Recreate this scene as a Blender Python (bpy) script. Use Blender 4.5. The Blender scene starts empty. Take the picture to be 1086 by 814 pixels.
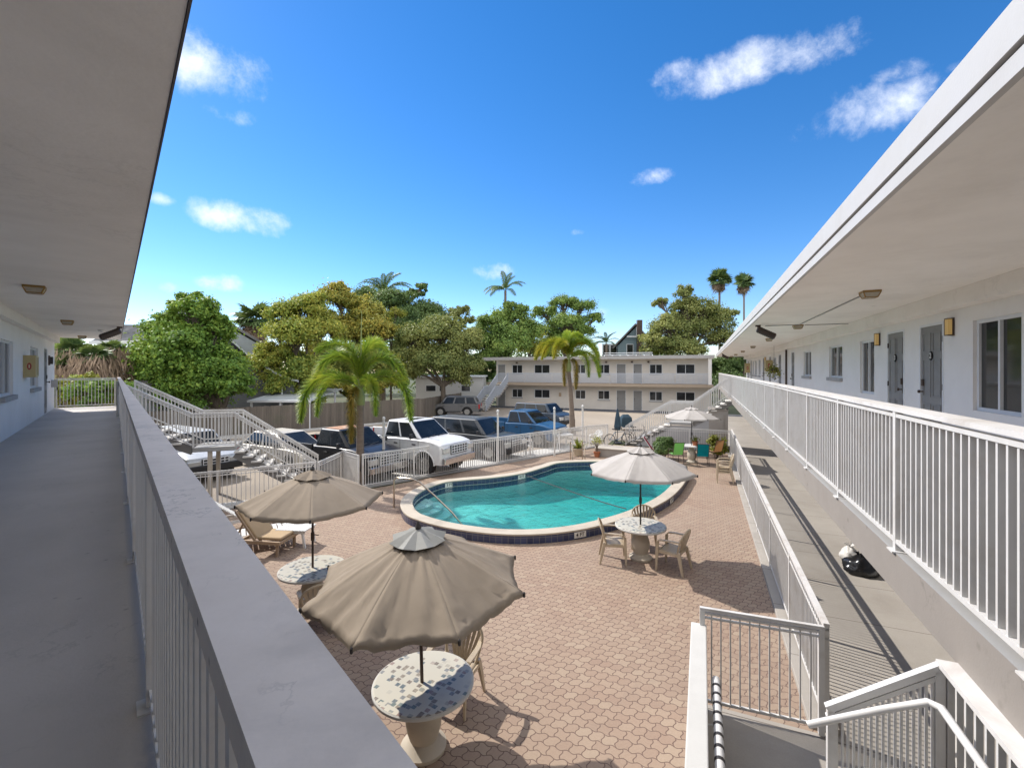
import bpy, bmesh, math, random
import numpy as np
from mathutils import Vector, Matrix
R = math.radians
random.seed(7)
S = bpy.context.scene
COL = S.collection
H = 4.15      # eye height above the ground
F2 = 2.75     # upper walkway level
OFF = {}

def G(px, py, z=0.0):
    """point at height z that the photograph shows at px, py"""
    Y = 483.0 * (H - z) / (py - 392.0)
    return Vector(((px - 543.0) * Y / 483.0, Y, z))

class Frame:
    def __init__(s, deg, ox=0, oy=0):
        s.t = R(deg); s.c = math.cos(s.t); s.s = math.sin(s.t); s.o = (ox, oy)
    def w(s, x, y, z=0):
        return Vector((s.o[0] + s.c*x - s.s*y, s.o[1] + s.s*x + s.c*y, z))
RW = Frame(-22.7)    # x = away from the pool, y = along the right wing
LW = Frame(41.1)     # x = towards the pool, y = along the left wing

# ---------------------------------------------------------------- mesh builder
class MB:
    def __init__(s): s.v = []; s.f = []; s.m = []; s.cur = 0
    def add(s, vs, fs):
        b = len(s.v); s.v += [tuple(v) for v in vs]
        s.f += [tuple(b+i for i in f) for f in fs]; s.m += [s.cur]*len(fs)
        return s
    def box(s, x0, x1, y0, y1, z0, z1):
        if x0 > x1: x0, x1 = x1, x0
        if y0 > y1: y0, y1 = y1, y0
        if z0 > z1: z0, z1 = z1, z0
        return s.add([(x0,y0,z0),(x1,y0,z0),(x1,y1,z0),(x0,y1,z0),(x0,y0,z1),(x1,y0,z1),(x1,y1,z1),(x0,y1,z1)],
              [(0,3,2,1),(4,5,6,7),(0,1,5,4),(1,2,6,5),(2,3,7,6),(3,0,4,7)])
    def cbox(s, cx, cy, cz, sx, sy, sz):
        return s.box(cx-sx/2, cx+sx/2, cy-sy/2, cy+sy/2, cz-sz/2, cz+sz/2)
    def bar(s, p0, p1, w, h, up=(0,0,1)):
        p0 = Vector(p0); p1 = Vector(p1); d = (p1-p0).normalized(); up = Vector(up)
        x = d.cross(up)
        if x.length < 1e-4: x = d.cross(Vector((1,0,0)))
        x.normalize(); y = x.cross(d).normalized()
        vs = []
        for p in (p0, p1):
            for a, b in ((-1,-1),(1,-1),(1,1),(-1,1)): vs.append(p + x*(a*w/2) + y*(b*h/2))
        return s.add(vs, [(0,1,2,3),(7,6,5,4),(0,4,5,1),(1,5,6,2),(2,6,7,3),(3,7,4,0)])
    def tube(s, pts, r, n=8, caps=True):
        pts = [Vector(p) for p in pts]
        rs = r if isinstance(r, (list, tuple)) else [r]*len(pts)
        vs = []; fs = []; px = None
        for i, p in enumerate(pts):
            a = pts[max(0, i-1)]; b = pts[min(len(pts)-1, i+1)]
            d = (b-a).normalized()
            x = (px - d*px.dot(d)) if px is not None else d.cross(Vector((0,0,1)) if abs(d.z) < .9 else Vector((1,0,0)))
            x.normalize(); y = d.cross(x); px = x
            for k in range(n):
                t = 2*math.pi*k/n; vs.append(p + (x*math.cos(t) + y*math.sin(t))*rs[i])
        for i in range(len(pts)-1):
            for k in range(n):
                k2 = (k+1) % n; fs.append((i*n+k, i*n+k2, (i+1)*n+k2, (i+1)*n+k))
        if caps:
            fs.append(tuple(reversed(range(n)))); e = (len(pts)-1)*n; fs.append(tuple(range(e, e+n)))
        return s.add(vs, fs)
    def lathe(s, prof, c=(0,0,0), n=16, axis='z'):
        vs = []; fs = []
        for r, h in prof:
            for k in range(n):
                t = 2*math.pi*k/n; a, b = r*math.cos(t), r*math.sin(t)
                if axis == 'z': vs.append((c[0]+a, c[1]+b, c[2]+h))
                elif axis == 'y': vs.append((c[0]+a, c[1]+h, c[2]-b))
                else: vs.append((c[0]+h, c[1]+a, c[2]+b))
        for i in range(len(prof)-1):
            for k in range(n):
                k2 = (k+1) % n; fs.append((i*n+k, i*n+k2, (i+1)*n+k2, (i+1)*n+k))
        fs.append(tuple(reversed(range(n)))); e = (len(prof)-1)*n; fs.append(tuple(range(e, e+n)))
        return s.add(vs, fs)
    def prism(s, poly, z0, z1):
        n = len(poly)
        vs = [(p[0],p[1],z0) for p in poly] + [(p[0],p[1],z1) for p in poly]
        fs = [tuple(reversed(range(n))), tuple(range(n, 2*n))] + [(i,(i+1)%n,n+(i+1)%n,n+i) for i in range(n)]
        return s.add(vs, fs)
    def xprism(s, prof, y0, y1):
        """side profile (x,z) extruded along y"""
        n = len(prof)
        vs = [(p[0],y0,p[1]) for p in prof] + [(p[0],y1,p[1]) for p in prof]
        fs = [tuple(range(n)), tuple(reversed(range(n, 2*n)))] + [(i,n+i,n+(i+1)%n,(i+1)%n) for i in range(n)]
        return s.add(vs, fs)
    def quad(s, a, b, c, d): return s.add([a,b,c,d], [(0,1,2,3)])
    def sheet(s, poly, z): return s.add([(p[0],p[1],z) for p in poly], [tuple(range(len(poly)))])
    def xf(s, M, start=0):
        s.v[start:] = [tuple(M @ Vector(v)) for v in s.v[start:]]; return s
    def build(s, name, mat, parent=None, smooth=False, bevel=0, seg=2, sub=0, recalc=True, angle=35):
        me = bpy.data.meshes.new(name)
        off = OFF.get(parent.name, (0,0,0)) if parent else (0,0,0)
        me.from_pydata([(v[0]-off[0], v[1]-off[1], v[2]-off[2]) for v in s.v], [], s.f)
        mats = mat if isinstance(mat, (list, tuple)) else [mat]
        for m in mats: me.materials.append(m)
        if len(mats) > 1:
            for p, mi in zip(me.polygons, s.m): p.material_index = mi
        if recalc:
            bm = bmesh.new(); bm.from_mesh(me); bmesh.ops.recalc_face_normals(bm, faces=bm.faces); bm.to_mesh(me); bm.free()
        if smooth:
            me.polygons.foreach_set('use_smooth', [True]*len(me.polygons))
        o = bpy.data.objects.new(name, me); COL.objects.link(o)
        if parent: o.parent = parent; OFF[o.name] = off
        if sub:
            md = o.modifiers.new('sub', 'SUBSURF'); md.levels = sub; md.render_levels = sub
        if bevel:
            md = o.modifiers.new('bevel', 'BEVEL'); md.width = bevel; md.segments = seg; md.limit_method = 'ANGLE'; md.angle_limit = R(angle)
            if smooth: md.harden_normals = True
        elif smooth and not sub:
            try: me.set_sharp_from_angle(angle=R(40))
            except Exception: pass
        return o

def thing(name, label, cat, loc=(0,0,0), deg=0, group=None, off=(0,0,0), rot=None):
    o = bpy.data.objects.new(name, None); COL.objects.link(o); o.empty_display_size = .2
    o.location = loc; o.rotation_euler = rot if rot else (0,0,R(deg)); o['label'] = label; o['category'] = cat
    if group: o['group'] = group
    OFF[o.name] = off
    return o
def tag(o, label, cat, group=None):
    o['label'] = label; o['category'] = cat
    if group: o['group'] = group
    return o
def struct(o): o['kind'] = 'structure'; return o
def fthing(fr, name, label, cat, x, y, z=0, group=None):
    """Empty placed in a frame; its parts are drawn in that frame's coordinates"""
    return thing(name, label, cat, fr.w(x,y,z), math.degrees(fr.t), group, (x,y,z))
def copy_tree(o, parent=None):
    c = o.copy(); COL.objects.link(c)
    if parent: c.parent = parent
    OFF[c.name] = OFF.get(o.name, (0,0,0))
    for ch in list(o.children): copy_tree(ch, c)
    return c
def dup(root, loc, deg=0, label=None, scale=None):
    r = copy_tree(root); r.location = loc; r.rotation_euler = (0,0,R(deg))
    if label: r['label'] = label
    if scale: r.scale = (scale,)*3
    return r

# ---------------------------------------------------------------- materials
def newmat(name):
    m = bpy.data.materials.new(name); m.use_nodes = True
    nt = m.node_tree; return m, nt, nt.nodes['Principled BSDF'], nt.nodes['Material Output']
def N(nt, t, **kw):
    n = nt.nodes.new(t)
    for k, v in kw.items():
        if k in n.inputs.keys() if isinstance(k, str) else False: n.inputs[k].default_value = v
        else: setattr(n, k, v)
    return n
def c4(c): return (c[0], c[1], c[2], 1)
def ramp(nt, fac, stops):
    r = nt.nodes.new('ShaderNodeValToRGB'); el = r.color_ramp.elements
    while len(el) < len(stops): el.new(.5)
    for e, (p, c) in zip(el, stops): e.position = p; e.color = c4(c)
    nt.links.new(fac, r.inputs[0]); return r.outputs[0]
def mixc(nt, fac, a, b, mode='MIX'):
    n = nt.nodes.new('ShaderNodeMix'); n.data_type = 'RGBA'; n.blend_type = mode
    for sock, v in ((n.inputs[0], fac), (n.inputs[6], a), (n.inputs[7], b)):
        if hasattr(v, 'links'): nt.links.new(v, sock)
        elif isinstance(v, (int, float)): sock.default_value = v
        else: sock.default_value = c4(v)
    return n.outputs[2]
def coords(nt, scale=(1,1,1), rot=0, kind='Object', loc=(0,0,0)):
    tc = nt.nodes.new('ShaderNodeTexCoord'); mp = nt.nodes.new('ShaderNodeMapping')
    mp.inputs['Scale'].default_value = scale; mp.inputs['Rotation'].default_value = (0,0,rot); mp.inputs['Location'].default_value = loc
    nt.links.new(tc.outputs[kind], mp.inputs[0]); return mp.outputs[0]
def noise(nt, vec, scale, detail=4, rough=.55, dist=0):
    n = nt.nodes.new('ShaderNodeTexNoise'); n.inputs['Scale'].default_value = scale
    n.inputs['Detail'].default_value = detail; n.inputs['Roughness'].default_value = rough; n.inputs['Distortion'].default_value = dist
    nt.links.new(vec, n.inputs['Vector']); return n.outputs[0]
def bump(nt, h, strength, dist=.01):
    b = nt.nodes.new('ShaderNodeBump'); b.inputs['Strength'].default_value = strength; b.inputs['Distance'].default_value = dist
    nt.links.new(h, b.inputs['Height']); return b.outputs[0]

def paint(name, col, rough=.5, var=.12, scale=3, bmp=.1, bscale=120, metal=0, dirt=None, dirt_amt=.3, spec=.5, stretch=(1,1,1), speck=None, crack=None):
    """a surface colour with uneven wear, soft stains and fine relief"""
    m, nt, p, out = newmat(name)
    v = coords(nt, stretch)
    n1 = noise(nt, v, scale, 6, .6)
    dk = tuple(c*(1-var) for c in col); lt = tuple(min(1, c*(1+var*.6)) for c in col)
    c = ramp(nt, n1, [(.3, dk), (.55, col), (.75, lt)])
    if dirt:
        n2 = noise(nt, v, scale*.37, 8, .7, .6)
        f = ramp(nt, n2, [(.5, (0,0,0)), (.68, (dirt_amt,)*3)])
        c = mixc(nt, f, c, dirt)
    if speck:
        sc_, col_, am_ = speck
        vo = nt.nodes.new('ShaderNodeTexVoronoi'); vo.inputs['Scale'].default_value = sc_; nt.links.new(v, vo.inputs['Vector'])
        sp_ = nt.nodes.new('ShaderNodeSeparateColor'); nt.links.new(vo.outputs['Color'], sp_.inputs[0])
        th = nt.nodes.new('ShaderNodeMath'); th.operation = 'MULTIPLY'; nt.links.new(ramp(nt, sp_.outputs[0], [(.80,(0,0,0)),(.84,(1,1,1))]), th.inputs[0]); nt.links.new(ramp(nt, vo.outputs['Distance'], [(.05,(am_,)*3),(.16,(0,0,0))]), th.inputs[1])
        c = mixc(nt, th.outputs[0], c, col_)
    if crack:
        sc_, col_, am_ = crack
        nn_ = nt.nodes.new('ShaderNodeTexNoise'); nn_.inputs['Scale'].default_value = sc_; nn_.inputs['Detail'].default_value = 8; nn_.inputs['Roughness'].default_value = .62; nt.links.new(v, nn_.inputs['Vector'])
        ln = ramp(nt, nn_.outputs[0], [(.488,(0,0,0)),(.5,(am_,)*3),(.512,(0,0,0))])
        gate = ramp(nt, noise(nt, v, sc_*.45, 3), [(.52,(0,0,0)),(.6,(1,1,1))])
        th = nt.nodes.new('ShaderNodeMath'); th.operation = 'MULTIPLY'; nt.links.new(ln, th.inputs[0]); nt.links.new(gate, th.inputs[1])
        c = mixc(nt, th.outputs[0], c, col_)
    nt.links.new(c, p.inputs['Base Color'])
    rr = ramp(nt, n1, [(.3, (min(1, rough*1.15),)*3), (.7, (rough*.85,)*3)])
    nt.links.new(rr, p.inputs['Roughness'])
    p.inputs['Metallic'].default_value = metal
    p.inputs['Specular IOR Level'].default_value = spec
    if bmp:
        nt.links.new(bump(nt, noise(nt, v, bscale, 3), bmp, .004), p.inputs['Normal'])
    return m
def plain(name, col, rough=.5, metal=0, spec=.5, coat=0):
    m, nt, p, out = newmat(name)
    v = coords(nt); n1 = noise(nt, v, 6, 3)
    c = ramp(nt, n1, [(.3, tuple(x*.93 for x in col)), (.7, tuple(min(1,x*1.05) for x in col))])
    nt.links.new(c, p.inputs['Base Color'])
    p.inputs['Roughness'].default_value = rough; p.inputs['Metallic'].default_value = metal
    p.inputs['Specular IOR Level'].default_value = spec
    if coat: p.inputs['Coat Weight'].default_value = coat; p.inputs['Coat Roughness'].default_value = .05
    return m
def emis(name, col, strength):
    m, nt, p, out = newmat(name)
    p.inputs['Base Color'].default_value = c4(col); p.inputs['Emission Color'].default_value = c4(col); p.inputs['Emission Strength'].default_value = strength
    return m

def text_mb(txt, size, M, depth=.003, bold=0):
    cu = bpy.data.curves.new('t', 'FONT'); cu.body = txt; cu.size = size; cu.align_x = 'CENTER'; cu.align_y = 'CENTER'; cu.extrude = depth/2; cu.offset = bold
    ob = bpy.data.objects.new('t', cu); COL.objects.link(ob)
    bpy.context.view_layer.update()
    dg = bpy.context.evaluated_depsgraph_get(); me = ob.evaluated_get(dg).to_mesh()
    b = MB(); b.add([M @ v.co for v in me.vertices], [tuple(p.vertices) for p in me.polygons])
    ob.evaluated_get(dg).to_mesh_clear()
    bpy.data.objects.remove(ob); bpy.data.curves.remove(cu)
    return b
M = {}
M['rail'] = paint('white_rail_paint', (.64,.625,.60), .42, .08, 5, .04, 60, dirt=(.45,.40,.34), dirt_amt=.45)
M['cap'] = paint('weathered_rail_cap', (.74,.68,.62), .75, .07, 9, .12, 60, dirt=(.50,.47,.44), dirt_amt=.5, spec=.2, speck=(22,(.14,.13,.12),.8), crack=(7,(.36,.34,.32),.55))
M['capwood'] = paint('peeling_white_cap', (.66,.64,.61), .55, .08, 4, .1, 50, dirt=(.42,.36,.30), dirt_amt=.6)
M['stucco'] = paint('white_stucco', (.80,.775,.74), .75, .04, 1.3, .35, 90, dirt=(.66,.63,.58), dirt_amt=.3)
M['soffit'] = paint('soffit_plaster', (.86,.82,.77), .75, .05, 1.6, .5, 28, dirt=(.70,.66,.61), dirt_amt=.45, speck=(2.5,(.35,.32,.30),.6), crack=(1.1,(.60,.57,.53),.3))
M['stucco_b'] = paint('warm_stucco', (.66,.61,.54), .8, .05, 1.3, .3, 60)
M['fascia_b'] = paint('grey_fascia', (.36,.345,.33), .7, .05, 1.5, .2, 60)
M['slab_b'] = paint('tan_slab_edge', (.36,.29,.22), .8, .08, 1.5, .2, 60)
M['shadewalk'] = paint('shade_painted_walk', (.09,.10,.12), .9, .15, 1.5, .2, 60)  # building shade put into this dark walk colour
M['fascia'] = paint('fascia_paint', (.50,.485,.465), .6, .07, 2.5, .2, 80, dirt=(.5,.48,.45), dirt_amt=.3)
M['groove'] = plain('drip_edge', (.09,.08,.08), .6)
M['grayfloor'] = paint('grey_deck_coating', (.47,.43,.39), .75, .10, .8, .3, 55, dirt=(.37,.335,.30), dirt_amt=.5, speck=(9,(.2,.19,.18),.6), crack=(2.2,(.30,.28,.26),.5))
M['slabgray'] = paint('grey_slab_edge', (.35,.345,.335), .7, .1, 1.2, .3, 60, dirt=(.24,.23,.21), dirt_amt=.4)
M['slabbeige'] = paint('beige_slab_face', (.27,.24,.21), .75, .09, 1.4, .3, 60, crack=(.9,(.16,.14,.12),.8), speck=(5,(.15,.13,.11),.7), dirt=(.25,.225,.20), dirt_amt=.4)
M['roofwhite'] = paint('roof_coating', (.62,.62,.6), .7, .08, .6, .2, 40)
M['doorgray'] = paint('grey_door_paint', (.24,.235,.225), .55, .06, 4, .05)
M['alu'] = paint('white_window_frame', (.70,.71,.72), .4, .04, 6, .02)
M['sill'] = paint('concrete_sill', (.36,.35,.34), .8, .12, 6, .2)
M['chrome'] = plain('stainless_steel', (.50,.42,.33), .3, 1)
M['dark'] = plain('dark_metal', (.045,.04,.038), .5, .3)
M['brown'] = plain('brown_metal', (.075,.05,.04), .45, .3)
M['rail_b'] = paint('shade_tinted_rail_paint', (.42,.45,.50), .5, .08, 4, .04)  # white rail paint with bluish shade put into its colour
M['black'] = plain('black_rubber', (.018,.018,.018), .8)
M['brass'] = plain('aged_brass', (.35,.22,.08), .4, .7)
M['lampglass'] = emis('amber_lamp_glass', (.50,.33,.12), .12)
M['concrete'] = paint('beige_concrete', (.40,.36,.31), .85, .10, .7, .35, 50, dirt=(.27,.24,.20), dirt_amt=.5)
M['whiteconc'] = paint('pale_concrete', (.55,.54,.51), .85, .08, 1, .3, 50, dirt=(.38,.36,.33), dirt_amt=.5)
M['greywall'] = paint('grey_painted_block', (.38,.38,.39), .8, .05, 1.2, .4, 70, dirt=(.28,.27,.26), dirt_amt=.3)
M['greige'] = paint('greige_block', (.33,.30,.27), .85, .06, 1.2, .4, 70)
M['tread'] = paint('concrete_tread', (.68,.65,.6), .75, .07, 3, .2, dirt=(.45,.42,.38), dirt_amt=.4)
M['stringer'] = paint('grey_stringer', (.20,.19,.18), .7, .08, 2, .1)
M['postbeige'] = paint('beige_post_paint', (.50,.44,.36), .6, .06, 3, .05)
M['resin'] = paint('tan_resin', (.47,.385,.275), .42, .06, 4, .04, 60, dirt=(.36,.28,.20), dirt_amt=.3)
M['whiteresin'] = plain('white_resin', (.70,.69,.66), .4)
M['woodtan'] = paint('tan_wood', (.40,.29,.19), .6, .15, 6, .1, 60, stretch=(1,6,1))
M['coping'] = paint('pool_coping', (.47,.415,.335), .75, .08, 2.2, .25, 60, dirt=(.30,.26,.21), dirt_amt=.6)
M['terracotta'] = plain('terracotta', (.36,.13,.06), .8)

def glass_dark(name, col=(.03,.035,.04), rough=.06, spec=.6):
    m, nt, p, out = newmat(name)
    v = coords(nt); n1 = noise(nt, v, 1.7, 3)
    c = ramp(nt, n1, [(.35, tuple(x*.7 for x in col)), (.7, tuple(x*1.5 for x in col))])
    nt.links.new(c, p.inputs['Base Color']); p.inputs['Roughness'].default_value = rough; p.inputs['Specular IOR Level'].default_value = spec
    return m
M['glass'] = glass_dark('window_glass', (.03,.032,.034))
M['carglass'] = glass_dark('car_window_glass', (.012,.016,.02), .06, .32)
def curtain():
    m, nt, p, out = newmat('vertical_blinds')
    v = coords(nt); w = nt.nodes.new('ShaderNodeTexWave'); w.inputs['Scale'].default_value = 6; w.bands_direction = 'Y'
    nt.links.new(v, w.inputs[0])
    nt.links.new(ramp(nt, w.outputs[1], [(0, (.05,.05,.05)), (1, (.12,.115,.11))]), p.inputs['Base Color'])
    p.inputs['Roughness'].default_value = .8
    return m
M['blind'] = curtain()

def paver():
    m, nt, p, out = newmat('clay_pavers')
    v = coords(nt, (1,1,1), R(22.7), 'Object')
    # wobble the joints a little so that each paver has its own outline
    nz = nt.nodes.new('ShaderNodeTexNoise'); nz.inputs['Scale'].default_value = 3.6; nz.inputs['Detail'].default_value = 2
    nt.links.new(v, nz.inputs['Vector'])
    sub = nt.nodes.new('ShaderNodeVectorMath'); sub.operation = 'SUBTRACT'; nt.links.new(nz.outputs['Color'], sub.inputs[0]); sub.inputs[1].default_value = (.5,.5,.5)
    sc = nt.nodes.new('ShaderNodeVectorMath'); sc.operation = 'SCALE'; nt.links.new(sub.outputs[0], sc.inputs[0]); sc.inputs['Scale'].default_value = .055
    # scalloped sides (interlocking "wave" pavers)
    sep = nt.nodes.new('ShaderNodeSeparateXYZ'); nt.links.new(v, sep.inputs[0])
    def sine(src, k, amp):
        a = nt.nodes.new('ShaderNodeMath'); a.operation = 'MULTIPLY'; nt.links.new(src, a.inputs[0]); a.inputs[1].default_value = k
        b = nt.nodes.new('ShaderNodeMath'); b.operation = 'SINE'; nt.links.new(a.outputs[0], b.inputs[0])
        c = nt.nodes.new('ShaderNodeMath'); c.operation = 'MULTIPLY'; nt.links.new(b.outputs[0], c.inputs[0]); c.inputs[1].default_value = amp
        return c.outputs[0]
    cmb = nt.nodes.new('ShaderNodeCombineXYZ'); nt.links.new(sine(sep.outputs[1], 2*math.pi/.13, .013), cmb.inputs[0]); nt.links.new(sine(sep.outputs[0], 2*math.pi/.148, .014), cmb.inputs[1])
    a1 = nt.nodes.new('ShaderNodeVectorMath'); a1.operation = 'ADD'; nt.links.new(v, a1.inputs[0]); nt.links.new(sc.outputs[0], a1.inputs[1])
    a2 = nt.nodes.new('ShaderNodeVectorMath'); a2.operation = 'ADD'; nt.links.new(a1.outputs[0], a2.inputs[0]); nt.links.new(cmb.outputs[0], a2.inputs[1])
    b = nt.nodes.new('ShaderNodeTexBrick'); b.offset = .5
    b.inputs['Scale'].default_value = 1; b.inputs['Brick Width'].default_value = .148; b.inputs['Row Height'].default_value = .13
    b.inputs['Mortar Size'].default_value = .0062; b.inputs['Mortar Smooth'].default_value = .3; b.inputs['Bias'].default_value = 0
    b.inputs['Color1'].default_value = (0,0,0,1); b.inputs['Color2'].default_value = (1,1,1,1); b.inputs['Mortar'].default_value = (.5,.5,.5,1)
    nt.links.new(a2.outputs[0], b.inputs['Vector'])
    tone = ramp(nt, b.outputs['Color'], [(0, (.25,.160,.115)), (.3, (.285,.190,.135)), (.7, (.315,.220,.157)), (1, (.35,.262,.187))])
    big = noise(nt, v, .55, 5, .6)
    tone = mixc(nt, ramp(nt, big, [(.35, (0,0,0)), (.7, (.55,)*3)]), tone, (.345,.27,.20))
    fine = noise(nt, v, 45, 4, .7)
    tone = mixc(nt, .35, tone, ramp(nt, fine, [(.3, (.28,.21,.165)), (.7, (.42,.34,.265))]))
    st = noise(nt, v, 1.6, 8, .75, 1.0)
    tone = mixc(nt, ramp(nt, st, [(.56, (0,0,0)), (.74, (.45,)*3)]), tone, (.24,.19,.15))
    col = mixc(nt, b.outputs['Fac'], tone, (.15,.10,.08))
    nt.links.new(col, p.inputs['Base Color']); p.inputs['Roughness'].default_value = .85; p.inputs['Specular IOR Level'].default_value = .3
    inv = nt.nodes.new('ShaderNodeMath'); inv.operation = 'SUBTRACT'; inv.inputs[0].default_value = 1; nt.links.new(b.outputs['Fac'], inv.inputs[1])
    hh = nt.nodes.new('ShaderNodeMath'); hh.operation = 'ADD'; nt.links.new(inv.outputs[0], hh.inputs[0])
    f2 = nt.nodes.new('ShaderNodeMath'); f2.operation = 'MULTIPLY'; nt.links.new(fine, f2.inputs[0]); f2.inputs[1].default_value = .3; nt.links.new(f2.outputs[0], hh.inputs[1])
    nt.links.new(bump(nt, hh.outputs[0], .55, .006), p.inputs['Normal'])
    return m
M['paver'] = paver()

def asphalt():
    m, nt, p, out = newmat('faded_asphalt')
    v = coords(nt)
    n1 = noise(nt, v, .12, 6, .6, .4); n2 = noise(nt, v, 60, 3)
    c = ramp(nt, n1, [(.3, (.23,.19,.15)), (.5, (.31,.26,.205)), (.7, (.37,.31,.245))])
    c = mixc(nt, .3, c, ramp(nt, n2, [(.3, (.16,.14,.12)), (.7, (.42,.37,.30))]))
    n3 = noise(nt, v, .8, 8, .8, 1.5)
    c = mixc(nt, ramp(nt, n3, [(.57, (0,0,0)), (.68, (.5,)*3)]), c, (.12,.10,.085))
    nt.links.new(c, p.inputs['Base Color']); p.inputs['Roughness'].default_value = .9
    nt.links.new(bump(nt, n2, .4, .01), p.inputs['Normal'])
    return m
M['asphalt'] = asphalt()
M['yard'] = paint('grass_and_leaf_litter', (.075,.085,.035), .95, .35, .5, .6, 12, dirt=(.13,.10,.06), dirt_amt=.7)
M['street'] = paint('street_asphalt', (.09,.09,.09), .9, .2, .3, .4, 40)
M['planterbed'] = paint('bark_mulch', (.10,.065,.045), .95, .4, 9, .8, 40)

def walkconcrete():
    m, nt, p, out = newmat('walkway_concrete')
    v = coords(nt); n1 = noise(nt, v, .6, 8, .65, .3); n2 = noise(nt, v, 70, 3)
    c = ramp(nt, n1, [(.3, (.28,.25,.215)), (.5, (.345,.315,.275)), (.7, (.39,.355,.31))])
    c = mixc(nt, .15, c, ramp(nt, n2, [(.3, (.28,.25,.22)), (.7, (.52,.48,.42))]))
    sep = nt.nodes.new('ShaderNodeSeparateXYZ'); nt.links.new(v, sep.inputs[0])
    # tooled joints across the walk, 1.5 m apart
    a = nt.nodes.new('ShaderNodeMath'); a.operation = 'PINGPONG'; nt.links.new(sep.outputs[1], a.inputs[0]); a.inputs[1].default_value = .76
    j = nt.nodes.new('ShaderNodeMath'); j.operation = 'LESS_THAN'; nt.links.new(a.outputs[0], j.inputs[0]); j.inputs[1].default_value = .007
    c = mixc(nt, j.outputs[0], c, (.14,.12,.10))
    nt.links.new(c, p.inputs['Base Color']); p.inputs['Roughness'].default_value = .85
    nt.links.new(bump(nt, n2, .25, .004), p.inputs['Normal'])
    return m
M['walk'] = walkconcrete()

def wood_fence():
    m, nt, p, out = newmat('weathered_fence_boards')
    v = coords(nt); sep = nt.nodes.new('ShaderNodeSeparateXYZ'); nt.links.new(v, sep.inputs[0])
    fl = nt.nodes.new('ShaderNodeMath'); fl.operation = 'MULTIPLY'; nt.links.new(sep.outputs[0], fl.inputs[0]); fl.inputs[1].default_value = 1/.145
    f2 = nt.nodes.new('ShaderNodeMath'); f2.operation = 'FLOOR'; nt.links.new(fl.outputs[0], f2.inputs[0])
    wn = nt.nodes.new('ShaderNodeTexWhiteNoise'); wn.noise_dimensions = '1D'; nt.links.new(f2.outputs[0], wn.inputs['W'])
    c = ramp(nt, wn.outputs['Value'], [(0, (.10,.085,.07)), (.5, (.15,.125,.10)), (1, (.20,.17,.135))])
    st = coords(nt, (30,30,1.2)); g = noise(nt, st, 1, 6, .7)
    c = mixc(nt, .45, c, ramp(nt, g, [(.3, (.07,.06,.05)), (.7, (.22,.185,.145))]))
    gr = noise(nt, v, .7, 4)
    c = mixc(nt, ramp(nt, gr, [(.5, (0,0,0)), (.7, (.35,)*3)]), c, (.09,.10,.06))
    nt.links.new(c, p.inputs['Base Color']); p.inputs['Roughness'].default_value = .9
    return m
M['fencewood'] = wood_fence()

def tiles(name, c1, c2, size=.045, rough=.25):
    m, nt, p, out = newmat(name)
    v = coords(nt, kind='UV')
    b = nt.nodes.new('ShaderNodeTexBrick'); b.offset = 0
    b.inputs['Scale'].default_value = 1; b.inputs['Brick Width'].default_value = size; b.inputs['Row Height'].default_value = size
    b.inputs['Mortar Size'].default_value = size*.05; b.inputs['Color1'].default_value = c4(c1); b.inputs['Color2'].default_value = c4(c2)
    b.inputs['Mortar'].default_value = (.12,.13,.16,1)
    nt.links.new(v, b.inputs['Vector']); nt.links.new(b.outputs['Color'], p.inputs['Base Color']); p.inputs['Roughness'].default_value = rough
    return m
M['navytile'] = tiles('navy_glazed_tile', (.022,.032,.085), (.045,.06,.135), .15)
def poolfinish():
    m, nt, p, out = newmat('pool_plaster')
    v = coords(nt); n1 = noise(nt, v, 1.2, 4)
    c = ramp(nt, n1, [(.3, (.46,.54,.52)), (.7, (.58,.65,.61))])
    # soft net of refracted light lines is left to the water; only faint mottling here
    nt.links.new(c, p.inputs['Base Color']); p.inputs['Roughness'].default_value = .7
    return m
M['plaster'] = poolfinish()
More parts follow.
